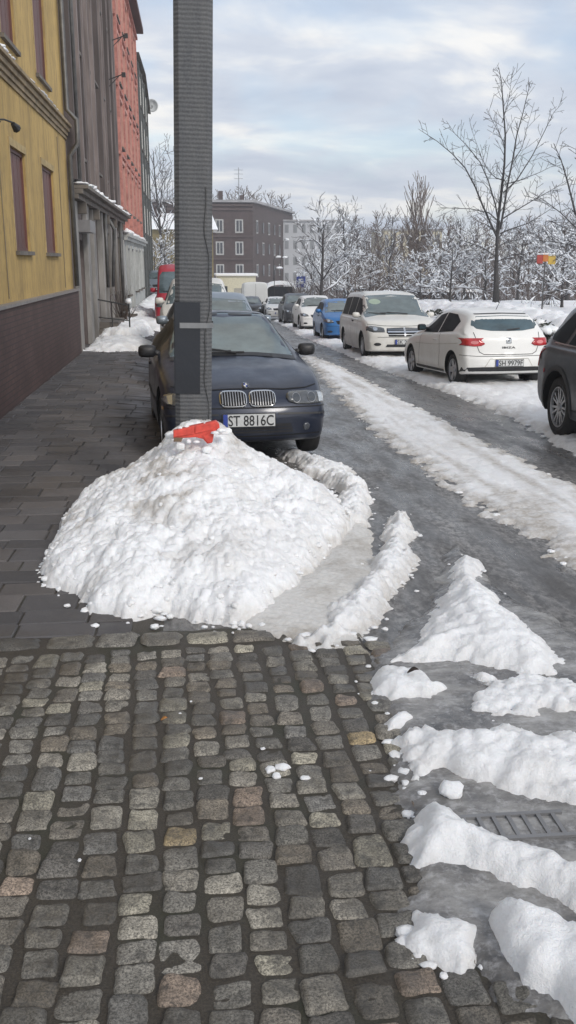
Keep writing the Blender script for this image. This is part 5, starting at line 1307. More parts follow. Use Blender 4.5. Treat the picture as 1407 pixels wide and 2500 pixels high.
# ================================================================== TREES
def bark_mat(name, col, snow=.5, lo=.15, hi=.6):
    m, nt, b = newmat(name); ge = nt.nodes.new('ShaderNodeNewGeometry'); sp = nt.nodes.new('ShaderNodeSeparateXYZ'); nt.links.new(ge.outputs['Normal'], sp.inputs[0])
    n = noise_n(nt, 5, 4, .7); ad = nt.nodes.new('ShaderNodeMath'); ad.operation = 'MULTIPLY_ADD'; nt.links.new(n, ad.inputs[0]); ad.inputs[1].default_value = .9; nt.links.new(sp.outputs['Z'], ad.inputs[2])
    f = ramp(nt, ad.outputs[0], [(lo+.5, 0.), (min(1, hi+.5), 1.)])
    mu = nt.nodes.new('ShaderNodeMath'); mu.operation = 'MULTIPLY'; nt.links.new(f, mu.inputs[0]); mu.inputs[1].default_value = snow
    c = mix(nt, mu.outputs[0], ramp(nt, noise_n(nt, 14, 5, .7), [(.3, tuple(x*.6 for x in col)), (.7, tuple(x*1.4 for x in col))]), (.82, .85, .9)); nt.links.new(c, b.inputs['Base Color'])
    b.inputs['Roughness'].default_value = .85; bump(nt, b, noise_n(nt, 30, 4), .5, .01); return m
BARK = bark_mat('bark_wet', (.055, .052, .052), .35, .5, .9); TWIG = bark_mat('twig_snowy', (.055, .047, .048), .6, .35, .7); BROWN = bark_mat('twig_brown', (.12, .088, .072), .25, .4, .8)
def limb(mb, sb, rr, p, d, L, r, depth, o):
    """one limb and everything that grows from it"""
    n = max(3, int(L/o['seg'])); pts = [p.copy()]; rad = [r]; q = d.normalized(); 
    for i in range(n):
        q = (q+Vector((rr.gauss(0, o['wob']), rr.gauss(0, o['wob']), rr.gauss(0, o['wob'])+o['up']))).normalized()
        pts.append(pts[-1]+q*(L/n)); rad.append(max(o['rmin'], r*(1-.8*(i+1)/n)))
    mb.tube(pts, rad, 5 if r > .03 else 3, cap=False)
    if sb is not None and rr.random() < o['snow']:
        a = rr.randint(0, n//3); b = min(n, a+max(2, int(n*rr.uniform(.4, .9))))
        k = pts[a:b+1]; rs = [o['sr']*rr.uniform(.5, 1.25) for _ in k]; rs[0] *= .2; rs[-1] *= .2
        if len(k) > 1 and abs(q.z) < .93: sb.tube([v+Vector((0, 0, rad[a]+o['sr']*.45)) for v in k], rs, 5, cap=False)
    if depth <= 0: return
    nb = rr.randint(*o['kids'])
    for j in range(nb):
        t = o['from']+(1-o['from'])*(j+rr.random()*.8)/nb; i = min(n-1, int(t*n)); f = t*n-i; pp = pts[i].lerp(pts[i+1], min(1, f)); ax = (pts[i+1]-pts[i]).normalized()
        side = ax.orthogonal().normalized(); side.rotate(Matrix.Rotation(rr.uniform(0, 6.283), 3, ax)); an = R(rr.uniform(*o['ang'])); dd = ax*math.cos(an)+side*math.sin(an)
        limb(mb, sb, rr, pp, dd, L*rr.uniform(*o['lf'])*(1.1-.45*t), max(o['rmin'], rad[i]*.62), depth-1, o)
def make_tree(name, label, seed, H, trunk_r, opt, limbs=None, mats=(BARK, TWIG), cat='tree', group=None, nl=9, first=.3, langle=(38, 60), llen=.5, leader=True):
    rr = random.Random(seed); root = empty(name, label=label, cat=cat, group=group); tm, cm, sm = MB(), MB(), MB()
    n = 12; pts = []; rad = []
    for i in range(n+1):
        t = i/n; pts.append(Vector((.03*H*math.sin(t*3+seed)*t, .02*H*math.sin(t*4+seed*2)*t, H*t-.1))); rad.append(trunk_r*(1-.88*t)**.9+(trunk_r*.5*math.exp(-t*25)))
    if not leader: k = 6; pts = pts[:k]; rad = rad[:k]; n = k-1
    tm.tube(pts, rad, 8)
    for j in range(nl):
        t = first+(1-first)*.93*(j+.5*rr.random())/nl; i = min(n-1, int(t*12)); 
        if not leader: i = min(n-1, 2+int(rr.random()*3)); 
        p = pts[i].lerp(pts[i+1], rr.random()); an = R(rr.uniform(*langle)); az = j*2.4+rr.uniform(-.4, .4)
        d = Vector((math.sin(an)*math.cos(az), math.sin(an)*math.sin(az), math.cos(an)))
        limb(cm, sm, rr, p, d, H*llen*(1.15-.65*t)*rr.uniform(.8, 1.15), max(opt['rmin']*1.5, rad[i]*.55), opt['depth'], opt)
    if limbs:
        for (pp, r) in limbs:
            pp = [Vector(q) for q in pp]; fine = []
            for a, b in zip(pp, pp[1:]): fine += [a.lerp(b, k/4) for k in range(4)]
            fine.append(pp[-1]); m_ = len(fine); rs = [max(.007, r*(1-.85*k/(m_-1))) for k in range(m_)]; cm.tube(fine, rs, 6, cap=False)
            for k in range(2, m_-1):
                for _ in range(opt.get('twigs', 2)):
                    ax = (fine[k+1]-fine[k]).normalized(); s_ = ax.orthogonal().normalized(); s_.rotate(Matrix.Rotation(rr.uniform(0, 6.283), 3, ax)); an = R(rr.uniform(30, 62))
                    limb(cm, sm if rr.random() < opt['snow'] else None, rr, fine[k], ax*math.cos(an)+s_*math.sin(an)+Vector((0, 0, .12)), rr.uniform(.3, 1.05)*(1.25-.6*k/m_), max(.008, rs[k]*.45), 1, opt)
    tm.build('trunk', mats[0], root, smooth=True); b0 = len(cm.v); cm.v += sm.v; cm.f += [tuple(i+b0 for i in f) for f in sm.f]; cm.m += [1]*len(sm.f)
    cm.build('crown', [mats[1], SNOW_T], root, smooth=True)
    return root
SNOW_T = simple('twig_snow', (.80, .83, .87), .7, var=.05)
base = dict(seg=.35, wob=.10, up=.04, rmin=.012, snow=.5, sr=.045, kids=(3, 5), ang=(28, 58), lf=(.42, .68), depth=2)
base['from'] = .2
def put(t, x, y, z=None, rz=0, sc=1, label=None, sz=None):
    t.location = (x, y, gz(x, y) if z is None else z); t.rotation_euler = (0, 0, rz); t.scale = (sc, sc, sz or sc)
    if label: t['label'] = label
    return t
# the tall bare tree: its main limbs follow the photograph, spread in depth
TY = 40.0; tx, _ = AY(1210, 752, TY); tz = -.12
def L_(pts, r, dy):
    out = []; n = len(pts)-1
    for i, (px, py) in enumerate(pts):
        Y = TY+dy*(i/n); x, z = AY(px, py, Y); out.append((x-tx, Y-TY, z-tz))
    return (out, r)
LM = [L_([(1213, 600), (1216, 540), (1226, 460), (1232, 400), (1234, 330), (1229, 260), (1225, 200), (1218, 165)], 0.068, .4),
      L_([(1222, 560), (1232, 500), (1240, 450), (1252, 390), (1262, 330), (1276, 280), (1288, 230), (1294, 205)], 0.048, -.8),
      L_([(1212, 575), (1196, 540), (1178, 500), (1160, 455), (1136, 410), (1104, 375), (1068, 345), (1022, 315)], 0.048, 1.2),
      L_([(1215, 530), (1210, 500), (1192, 440), (1172, 395), (1140, 355), (1110, 325), (1090, 295)], 0.036, -1.3),
      L_([(1222, 570), (1245, 560), (1290, 545), (1330, 520), (1375, 490)], 0.032, .9), L_([(1226, 535), (1250, 520), (1300, 490), (1345, 465), (1400, 430)], 0.032, -1.4),
      L_([(1230, 470), (1262, 440), (1300, 380), (1330, 320), (1352, 275), (1375, 250)], 0.034, 1.5), L_([(1222, 545), (1195, 520), (1150, 510), (1100, 508), (1070, 508)], 0.028, .6),
      L_([(1230, 440), (1212, 435), (1195, 420), (1178, 390), (1160, 340), (1150, 310)], 0.024, 1.6), L_([(1233, 360), (1222, 330), (1205, 300), (1190, 265)], 0.020, -1), L_([(1226, 300), (1238, 260), (1246, 220), (1250, 180)], 0.018, .6),
      L_([(1208, 625), (1180, 605), (1140, 590), (1090, 580)], 0.028, -1.2), L_([(1212, 640), (1250, 622), (1300, 620)], 0.024, -1), L_([(1250, 400), (1275, 360), (1290, 300), (1305, 250)], 0.020, 1.2),
      L_([(1234, 450), (1270, 440), (1320, 420), (1370, 395)], 0.024, -2), L_([(1210, 610), (1235, 590), (1270, 585), (1300, 560)], 0.024, 2)]
o_ = dict(base); o_.update(seg=.22, rmin=.0085, snow=.12, sr=.018, kids=(1, 2), twigs=1, up=.02, wob=.06)
t = make_tree('bare_tree', 'tall bare young tree standing clear above all others behind the white hatchback', 3, 3.6, .155, o_, limbs=LM, nl=2, first=.8, llen=.3, mats=(BARK, bark_mat('twig_bare', (.05, .048, .05), .3, .5, .9)))
put(t, tx, TY, tz)
# second bare tree whose branches reach in from the right edge
TY2 = 31.0; tx2, _ = AY(1455, 760, TY2); TYs, txs, tzs = TY, tx, tz; TY, tx, tz = TY2, tx2, -.2
LM2 = [L_([(1455, 640), (1440, 600), (1405, 520), (1385, 440), (1370, 390), (1352, 350)], .05, .8), L_([(1455, 600), (1420, 570), (1370, 520), (1330, 490), (1300, 470)], 0.028, -.6), L_([(1455, 620), (1400, 600), (1350, 590), (1290, 585)], 0.024, .5),
       L_([(1457, 560), (1440, 480), (1425, 400), (1410, 340)], 0.036, -.8), L_([(1455, 500), (1460, 400), (1462, 300)], .05, 0), L_([(1457, 560), (1490, 480), (1530, 400)], .05, .5)]
t = make_tree('bare_tree', 'bare tree rooted outside the picture, its branches reaching in at the right edge', 4, 4.2, .13, dict(o_, twigs=1, snow=.3), limbs=LM2, nl=2, first=.8, llen=.3, mats=(BARK, bpy.data.materials['twig_bare']))
put(t, tx, TY, tz); TY, tx, tz = TYs, txs, tzs
# snow-laden trees and shrubs
snowy = [make_tree('snowy_tree', 'a', 11, 5.6, .13, dict(base, snow=.5, sr=.045, kids=(4, 6)), nl=13, first=.25, langle=(35, 65), llen=.5),
         make_tree('snowy_tree', 'b', 12, 4.6, .11, dict(base, snow=.6, sr=.055, up=.0, kids=(4, 6)), nl=14, first=.2, langle=(40, 78), llen=.6),
         make_tree('snowy_tree', 'c', 13, 4.2, .1, dict(base, snow=.62, sr=.065, up=-.03, kids=(4, 6), wob=.16), nl=14, first=.12, langle=(30, 75), llen=.7)]
tall = make_tree('slender_tree', 'd', 21, 8.5, .12, dict(base, snow=.4, sr=.04, up=.06, rmin=.014), nl=16, first=.2, langle=(20, 42), llen=.36)
fan = make_tree('fan_tree', 'tall upright fan-shaped tree rising alone behind the cream minivan', 22, 9, .2, dict(base, snow=.05, sr=.03, up=.10, wob=.05, kids=(4, 6), rmin=.025, lf=(.5, .8), ang=(12, 30)), leader=False, nl=10, langle=(3, 22), llen=.6, mats=(BROWN, BROWN))
wild = make_tree('brown_tree', 'e', 23, 7, .13, dict(base, snow=.12, sr=.04, rmin=.022), nl=14, first=.15, langle=(20, 55), llen=.5, mats=(BROWN, BROWN))
BT = 'leafless trees of the snowy park'
def site(px, Y): return (px-470)/F_*Y*1.0
used = set(); cnt = 0
def plant(proto, px, Y, top, label, rz, grp=BT, base_py=None):
    """put a copy of a tree at its place; its height is what reaches the given line of sight"""
    global cnt
    x, zt = AY(px, top, Y); z = gz(x, Y)
    H0 = {snowy[0]: 5.9, snowy[1]: 4.9, snowy[2]: 4.6, tall: 9.0, fan: 10.2, wild: 7.6}[proto]
    t = proto if proto not in used else copy_tree(proto); used.add(proto); sc = max(.25, (zt-z)/H0)
    t['group'] = grp; put(t, x, Y, z, rz, min(sc*1.0, 3.2), label); cnt += 1; return t
plant(snowy[0], 787, 58, 520, 'forked snow-laden tree right of the brick block, standing over the blue hatchback', .5)
plant(tall, 845, 66, 490, 'slender snow-dusted tree behind the cream minivan roof', 1.2); plant(snowy[1], 852, 62, 600, 'dark low snow-laden tree above the roof of the cream minivan', 2.1)
plant(fan, 1026, 112, 432, None, .3, None)
S = 'snow-laden shrubs and low trees of the park'
k = 0
place_txt = ['between the blue hatchback and the minivan', 'right above the minivan roof', 'just right of the minivan windscreen', 'left of the tall bare tree', 'behind the trunk of the tall bare tree', 'right of the tall bare tree', 'below the yellow sign', 'at the right edge behind the graphite SUV']
lowlist = [(905, 60, 640, 0), (985, 56, 640, 1), (1030, 52, 625, 2), (1075, 54, 600, 1), (1105, 47, 590, 2), (1140, 50, 560, 0), (1190, 47, 600, 2), (1275, 60, 560, 0), (1350, 44, 560, 1), (1385, 40, 570, 2), (1400, 50, 520, 0), (1430, 36, 600, 1), (760, 90, 640, 2), (825, 85, 600, 1)]
words = ['left of', 'under', 'beside']
for i, (px, Y, top, kd) in enumerate(lowlist):
    plant(snowy[kd], px, Y, top, 'low snow-laden tree in the thicket behind the parked cars', i*1.7, S)
for i, (px, Y, top, kd) in enumerate([(880, 85, 545, 0), (925, 95, 530, 1), (955, 90, 510, 0), (1000, 100, 545, 1), (1060, 95, 530, 0), (1095, 85, 540, 1), (1130, 92, 520, 0), (1170, 100, 545, 1), (1215, 88, 560, 1), (1260, 95, 550, 0), (1300, 90, 540, 1), (1345, 96, 540, 0), (1385, 85, 530, 1), (1420, 80, 520, 0), (860, 125, 540, 1), (905, 130, 560, 1), (980, 135, 560, 1), (1040, 130, 555, 1), (1110, 125, 560, 1), (1185, 130, 560, 1), (1245, 130, 565, 1), (1325, 130, 560, 1), (1390, 125, 560, 1)]):
    plant(wild if kd else tall, px, Y, top, 'leafless brownish tree in the wood behind the park' if kd else 'slender leafless tree rising from the wood behind the park', i*2.3)
for i, (px, Y, top) in enumerate([(560, 190, 480), (590, 195, 470), (620, 190, 485), (655, 200, 482), (680, 200, 490), (535, 195, 490)]):
    plant(wild, px, Y, top, 'leafless tree showing above the roof of the brick block', i*1.9, 'trees behind the brick block')
plant(tall, 385, 80, 345, 'thin bare tree between the houses and the concrete pole', .7, None); plant(snowy[0], 400, 62, 575, 'snowy shrub in front of the ochre hillside house', .2, None); plant(snowy[2], 375, 70, 590, 'snowy shrub beside the far gable house', 1.0, None)
for i in range(26):
    px = 870+i*21.5+(i*37 % 13); Y = 52+(i*29 % 30)
    plant(wild, px, Y, 640+(i*53 % 34), 'low brownish leafless shrub on the park edge', i*1.3, 'low brown shrubs of the park edge')
# the thicket behind, too dense to count
TH = MB(); rr = random.Random(77)
for i in range(9000):
    Y = rr.uniform(74, 118); px = rr.uniform(700, 1480); x = (px-470)/F_*Y; g = gz(x, Y); h = rr.uniform(1.2, 4.6)*(.8+.5*noise.noise(Vector((x*.12, Y*.12, 0)))); b0 = g+rr.uniform(-.2, h*.6)
    a = rr.uniform(0, 6.28); e = rr.uniform(.5, 1.4); l = rr.uniform(.6, 1.8); r = rr.uniform(.012, .03)
    TH.tube([(x, Y, b0), (x+l*.5*math.cos(a)*math.cos(e)+rr.gauss(0, .06), Y+l*.5*math.sin(a)*math.cos(e), b0+l*.5*math.sin(e)), (x+l*math.cos(a)*math.cos(e), Y+l*math.sin(a)*math.cos(e), b0+l*math.sin(e))], [r, r*.7, r*.3], 3, cap=False)
o = TH.build('thicket', bark_mat('thicket_bark', (.075, .058, .052), .22, .45, .8)); o['kind'] = 'stuff'; tag(o, 'dense brown leafless thicket filling the back of the park')
# clipped hedge under snow along the parking row
HB = MB(); HS = MB(); rr = random.Random(31)
HEDG = simple('hedge_twigs', (.035, .04, .028), .8, var=.6, scale=9)
def hedge_x(y): return 8.2+.25*math.sin(y*.3)
y = 15.5
while y < 46:
    x = hedge_x(y); g = gz(x, y)
    for _ in range(26):
        px, pyy, pz_ = x+rr.uniform(-.5, .5), y+rr.uniform(-.2, .2), g+rr.uniform(.0, .85); a = rr.uniform(0, 6.28); e = rr.uniform(-.2, 1.2); s = rr.uniform(.05, .11)
        u = Vector((math.cos(a), math.sin(a), e))*s; w_ = Vector((-math.sin(a), math.cos(a), .3))*s*.7; c_ = Vector((px, pyy, pz_))
        HB.add([c_-u-w_, c_+u-w_, c_+u+w_, c_-u+w_], [(0, 1, 2, 3)])
    y += .16
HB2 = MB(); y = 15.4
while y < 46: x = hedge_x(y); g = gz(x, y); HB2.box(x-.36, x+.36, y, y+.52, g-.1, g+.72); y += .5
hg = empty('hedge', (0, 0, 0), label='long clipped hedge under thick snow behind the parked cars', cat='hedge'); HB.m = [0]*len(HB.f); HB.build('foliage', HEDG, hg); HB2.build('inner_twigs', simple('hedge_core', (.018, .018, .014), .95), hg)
X, Y = np.meshgrid(np.arange(-.75, .76, .06), np.arange(15.3, 46, .08)); XX = X+8.2+.25*np.sin(Y*.3)
ed = np.clip(1-np.abs(X+(fbm(Y*2, X*3, 5)-.5)*.4)/.62, 0, 1)**.45; Z = gzv(XX, Y)+.70+.2*ed+(fbm(XX*1.6, Y*1.6, 6, 5)-.5)*.3+.08*clods(XX*3, Y*3, 7)
o = grid_mesh('snow_cover', XX, Y, Z, np.abs(X) < .72, SNOW); o.parent = hg; o.modifiers.new('s', 'SOLIDIFY').thickness = .05
bsh = MB(); rr = random.Random(6)
for i in range(900):
    th, ph_, r = rr.uniform(0, 6.28), math.acos(rr.uniform(-.2, 1)), rr.uniform(.35, .62); c_ = Vector((r*math.sin(ph_)*math.cos(th), r*math.sin(ph_)*math.sin(th), .35+r*math.cos(ph_)))
    a = rr.uniform(0, 6.28); s = rr.uniform(.03, .07); u = Vector((math.cos(a), math.sin(a), rr.uniform(-.8, .8)))*s; w_ = Vector((-math.sin(a), math.cos(a), rr.uniform(-.8, .8)))*s*.6; bsh.add([c_-u, c_+w_, c_+u, c_-w_], [(0, 1, 2, 3)])
for i in range(40): a, e = rr.uniform(0, 6.28), rr.uniform(.2, 1.3); bsh.tube([(0, 0, 0), (.5*math.cos(a)*math.cos(e), .5*math.sin(a)*math.cos(e), .2+.7*math.sin(e))], [.012, .004], 3)
for (px, Yb, s) in [(1312, 18.6, 1.0)]:
    x, z = AY(px, 800, Yb); sh = empty('evergreen_bush', (x, Yb, gz(x, Yb)+.05), label='dark round evergreen bush between the white hatchback and the graphite SUV', cat='bush'); bsh.build('foliage', HEDG, sh)
    mm = MB()
    for i in range(9): a = i*.7; v, f = lump((.28*math.cos(a)*(i > 0), .28*math.sin(a)*(i > 0), .92-(.12 if i else 0)), .17, 60+i, .5); mm.add(v, f)
    build_each(mm, 'snow_cover', SNOW, sh, smooth=True); sh.scale = (s, s, s*1.15)

# ================================================================== FAR BUILDINGS AND STREET FURNITURE
BRK = brick_mat('block_brick_front', (.072, .047, .044), (.054, .037, .035), (.05, .04, .04), axis='XZ', bh=.3, bw=.8)
BRS = brick_mat('block_brick_side', (.072, .047, .044), (.054, .037, .035), (.05, .04, .04), axis='YZ', bh=.3, bw=.8)
bb = empty('brick_block', (2, 150, -5), label='dark brown brick apartment block with white window frames at the end of the street', cat='apartment block')
zb_, zt_ = -6, 10.45; cx0, cx1, cx2, cy2 = -9.5, 9.3, 18.8, 184
m = MB(); m.add([(cx0, 150, zb_), (cx1, 150, zb_), (cx1, 150, zt_), (cx0, 150, zt_)], [(0, 1, 2, 3)], 0)
m.add([(cx1, 150, zb_), (cx2, cy2, zb_), (cx2, cy2, zt_), (cx1, 150, zt_), (cx0, 162, zb_), (cx0, 162, zt_), (cx2-3, cy2+2, zb_), (cx2-3, cy2+2, zt_), (cx0, 150, zb_), (cx0, 150, zt_)], [(0, 1, 2, 3), (8, 9, 5, 4), (1, 6, 7, 2) if False else (1, 2, 7, 6), (3, 7, 5, 9)], 1)
wall = m.build('wall', [BRK, BRS]); wall.parent = bb; wall.matrix_parent_inverse = Matrix.Translation(-bb.location)
def chl(o): o.parent = bb; o.matrix_parent_inverse = Matrix.Translation(-bb.location); return o
OLDW = simple('pale_window_frame', (.34, .34, .33), .5, var=.15); PANE2 = simple('far_pane', (.05, .055, .065), .15)
for fl, z in enumerate((-3.6, -.6, 2.75, 6.0)):
    for i in range(6):
        x = -8+i*3.0+(0 if i < 3 else .2); w_, hh = .62, 1.0
        fr = MB()
        for (a, b, cc_, d) in [(-w_, w_, 0, .22), (-w_, w_, 2*hh-.18, 2*hh), (-w_, -w_+.2, .22, 2*hh-.18), (w_-.2, w_, .22, 2*hh-.18), (-.06, .06, .22, 2*hh-.18)]: fr.box(x+a, x+b, 149.93, 150.02, z+cc_, z+d)
        fo = chl(fr.build('window', OLDW)); g = MB(); g.box(x-w_+.1, x+w_-.1, 149.95, 149.99, z+.1, z+2*hh-.1); g.build('pane', PANE2, fo)
    ux, uy = (cx2-cx1), (cy2-150); Ls = math.hypot(ux, uy); ux /= Ls; uy /= Ls
    for i in range(7):
        s = 3+i*4.8; x, y_ = cx1+ux*s, 150+uy*s; nx, ny = uy, -ux; fr = MB()
        V = []
        for (a, b) in ((-.8, 0), (.8, 0), (.8, 2), (-.8, 2)): V.append((x+ux*a+nx*.05, y_+uy*a+ny*.05, z+b))
        fr.add(V, [(0, 1, 2, 3)]); fr.add([(p[0]+nx*.03+ux*(.2 if k in (0, 3) else -.2), p[1]+ny*.03+uy*(.2 if k in (0, 3) else -.2), p[2]+(.2 if k < 2 else -.2)) for k, p in enumerate(V)], [(0, 1, 2, 3)], 1)
        chl(fr.build('window', [OLDW if (i+fl) % 2 else BRS, PANE2]))
for z in (-1.1, 2.05, 5.4, 9.3, 9.9):
    m = MB(); m.box(cx0, cx1+.1, 149.75, 149.99, z, z+.28); chl(m.build('string_course', simple('brick_course', (.075, .055, .052), .8) if 'brick_course' not in bpy.data.materials else bpy.data.materials['brick_course']))
m = MB(); m.add([(cx0-.3, 149.5, zt_), (cx1+.4, 149.5, zt_), (cx2+.5, cy2, zt_), (cx2-3, cy2+2, zt_), (cx0, 162.2, zt_), (cx0-.3, 149.5, zt_+.35), (cx1+.4, 149.5, zt_+.35), (cx2+.5, cy2, zt_+.35), (cx2-3, cy2+2, zt_+.35), (cx0, 162.2, zt_+.35)], [(0, 1, 2, 3, 4), (5, 9, 8, 7, 6)]+[(i, (i+1) % 5, (i+1) % 5+5, i+5) for i in range(5)])
chl(m.build('roof', simple('snowy_roof_edge', (.30, .30, .31), .7, var=.3, scale=.6)))
m = MB()
for (x, h) in [(-3, .9), (1.5, 1.2), (4.2, 1.5), (7.5, .9), (5.5, .8)]: m.box(x, x+.7, 153, 154, zt_+.35, zt_+.35+h); 
chs = []
for (x, h) in [(1.5, 1.2), (4.2, 1.5), (7.5, .9)]: m = MB(); m.box(x, x+.7, 153, 154, zt_+.34, zt_+.35+h); chl(m.build('chimney', BRK))
mast = empty('antenna_mast', (7.6, 158, 10), label='thin antenna mast above the brick block', cat='mast'); m = MB(); m.tube([(0, 0, 0), (0, 0, 6.2)], [.1, .05], 5)
for z in (4.5, 5.2, 5.8): m.tube([(-.7, 0, z), (.7, 0, z)], 0.032, 4)
m.build('mast', simple('mast_metal', (.25, .26, .28), .5), mast)
SLABW = simple('dull_far_window', (.19, .2, .21), .4)
def block(name, label, x0, x1, y, zb, zt, mat, rows, cols, dep=12, snow=True):
    r_ = empty(name, (x0, y, zb), label=label, cat='building'); m = MB(); m.box(0, x1-x0, 0, dep, 0, zt-zb); m.build('wall', mat, r_)
    if snow: m = MB(); m.box(-.3, x1-x0+.3, -.3, dep+.3, zt-zb+.002, zt-zb+.3); m.build('roof', bpy.data.materials['snowy_roof_edge'], r_)
    for i in range(cols):
        for j in range(rows):
            cw, ch = (x1-x0)/cols, (zt-zb)/rows; m = MB(); m.box(cw*i+cw*.28, cw*i+cw*.72, -.04, .0-.001, ch*j+ch*.3, ch*j+ch*.8); m.build('window', SLABW, r_)
    return r_
x0, _ = AY(690, 600, 175); x1, zt = AY(835, 541, 175); block('grey_slab_block', 'pale grey panel apartment block right of the brick block, veiled by trees', x0, x1, 175, -8, zt, simple('panel_grey', (.40, .41, .43), .8, var=.1), 6, 7)
x0, _ = AY(935, 600, 180); x1, zt = AY(1080, 563, 180); block('yellowish_block', 'low yellowish apartment block behind the wood', x0, x1, 180, -8, zt, simple('panel_yellow', (.42, .38, .28), .8, var=.1), 4, 8)
oh = empty('hillside_house', (-7, 96, -2), label='ochre house with a snow-covered roof beyond the far end of the pavement', cat='house')
x0, z0 = AY(350, 560, 96); x1, z1 = AY(520, 560, 96)
m = MB(); m.box(x0+7, x1+7, 0, 9, -2, z0+2); m.build('wall', simple('ochre_far', (.20, .165, .09), .85, var=.35, scale=.8), oh)
m = MB(); a, b = x0+6.5, x1+7.5; e = z0+2.003; m.add([(a, -.6, e), (b, -.6, e), (b, 9.6, e), (a, 9.6, e), (a+.5, 4.5, e+1.7), (b-.5, 4.5, e+1.7)], [(0, 1, 5, 4), (1, 2, 5), (2, 3, 4, 5), (3, 0, 4), (0, 3, 2, 1)]); m.build('roof', SNOW, oh)
m = MB(); m.box(3.3, 4.0, 3.2, 4, e+.8, e+2.2); m.build('chimney', BRK, oh)
for i in range(3): m = MB(); m.box(2.2+i*1.9, 3.0+i*1.9, -.03, -.001, 2.8, 4.0); m.build('window', PANE2, oh)
# kiosk and cream shed far down the street
ks = empty('cream_shed', (3, 104, -3), label='cream coloured shed with snow on its roof at the foot of the brick block', cat='shed'); xa, za = AY(530, 668, 104); xb2, _ = AY(625, 700, 104)
m = MB(); m.box(xa-3, xb2-3, 0, 5, 0, za+3-.25); m.build('wall', simple('cream_wall', (.60, .57, .44), .7, var=.12), ks)
m = MB(); m.box(xa-3.2, xb2-2.8, -.3, 5.2, za+3-.248, za+3); m.build('roof', SNOW, ks, bevel=.08)
m = MB(); m.box(xa-2.6, xa-1.9, -.03, -.001, .8, 2.2); m.build('window', PANE2, ks); m = MB(); m.box(xa-1.2, xb2-3.4, -.03, -.001, .2, 2.0); m.build('shutter', simple('shutter_grey', (.35, .34, .3), .6), ks)
sx_, sz_ = AY(685, 690, 94); sh = empty('bus_shelter', (sx_, 94, gz(sx_, 94)), label='bus shelter with a curved snow-covered roof below the brick block', cat='bus shelter'); gh_ = sz_-gz(sx_, 94)
m = MB(); V = []
for i in range(9): a = math.pi*(i/8); V += [(-1.35*math.cos(a), -.9, gh_-.25+.42*math.sin(a)), (-1.35*math.cos(a), .9, gh_-.25+.42*math.sin(a)), (-1.35*math.cos(a), .9, gh_-.6+.42*math.sin(a)), (-1.35*math.cos(a), -.9, gh_-.6+.42*math.sin(a))]
m.add(V, [(4*i+a, 4*i+4+a, 4*i+4+(a+1) % 4, 4*i+(a+1) % 4) for i in range(8) for a in range(4)]+[(0, 1, 2, 3), (32, 35, 34, 33)]); m.build('roof', SNOW, sh)
for (x, y_) in ((-1.25, -.8), (1.25, -.8), (-1.25, .8), (1.25, .8)): m = MB(); m.box(x-.05, x+.05, y_-.05, y_+.05, 0, gh_-.38); m.build('post', BLK, sh)
m = MB(); m.box(-1.2, 1.2, .82, .84, .3, gh_-.4); m.build('glass_wall', PANE2, sh)
bx, bz = AY(735, 688, 90); bsn = empty('blue_sign', (bx, 90, gz(bx, 90)), label='blue street sign on a post right of the bus shelter', cat='sign'); hh = bz-gz(bx, 90)
m = MB(); m.tube([(0, 0, -.5), (0, 0, hh)], .05, 6); m.build('post', PIPE, bsn); m = MB(); m.box(-.42, .42, -.08, -.04, hh-.5, hh+.5); p = m.build('panel', PBLUE, bsn); m = MB(); m.box(-.22, .22, -.095, -.081, hh-.22, hh+.28); m.build('bus_symbol', WHT, p)
m = MB(); m.box(-.16, .16, -.101, -.0955, hh+.0, hh+.18); m.box(-.17, -.09, -.101, -.0955, hh-.16, hh-.1); m.box(.09, .17, -.101, -.0955, hh-.16, hh-.1); m.build('bus_symbol_window', PBLUE, p)
bx, bz = AY(1333, 631, 38); adv = empty('shop_banner', (bx, 38, gz(bx, 38)), label='red, orange and yellow sign board on a mast among the snowy branches', cat='sign'); hh = bz-gz(bx, 38)
m = MB(); m.tube([(.0, .1, -1), (0, .1, hh+.2)], 0.048, 6); m.build('post', PIPE, adv)
for (a, b, nm, col, dz) in [(-.6, -.2, 'red_field', (.34, .045, .035), 0), (-.2, .15, 'orange_field', (.5, .17, .04), .12), (.15, .65, 'yellow_field', (.5, .34, .06), -.05)]:
    m = MB(); m.box(a, b-.003, -.04, .02, hh-.32+dz, hh+.22+dz); m.build(nm, simple(nm, col, .5, var=.1), adv, bevel=.02)
m = MB()
for i in range(5): v, f = lump((-.5+i*.25, 0, hh+.28), .14, 300+i, .5); m.add(v, f)
build_each(m, 'snow_cover', SNOW, adv, smooth=True); adv.scale = (.62, .62, 1)
for ch in adv.children:
    if ch.name.startswith('post'): continue
    ch.scale = (1, 1, .62); ch.location.z = hh*.38
# street lamps in front of the brick block
lp0 = None
for i, (px, py, Y) in enumerate([(668, 628, 100), (685, 629, 104), (670, 655, 92), (692, 585, 120)]):
    x, z = AY(px, py, Y); g = gz(x, Y); t_ = empty('street_lamp', (x, Y, g), cat='street lamp', group='far street lamps', label='snow-capped street lamp in front of the brick block, '+['left of the close pair', 'right of the close pair', 'lowest one', 'highest one'][i]); h = z-g
    m = MB(); m.tube([(0, 0, -.3), (0, 0, h-.3), (.15, 0, h), (.5, 0, h+.05)], 0.036, 5); m.build('post', BLK, t_); m = MB(); v, f = lump((.5, 0, h+.05), .3, 40+i, .6); m.add(v, f); m.build('lamp_head', SNOW, t_, smooth=True)
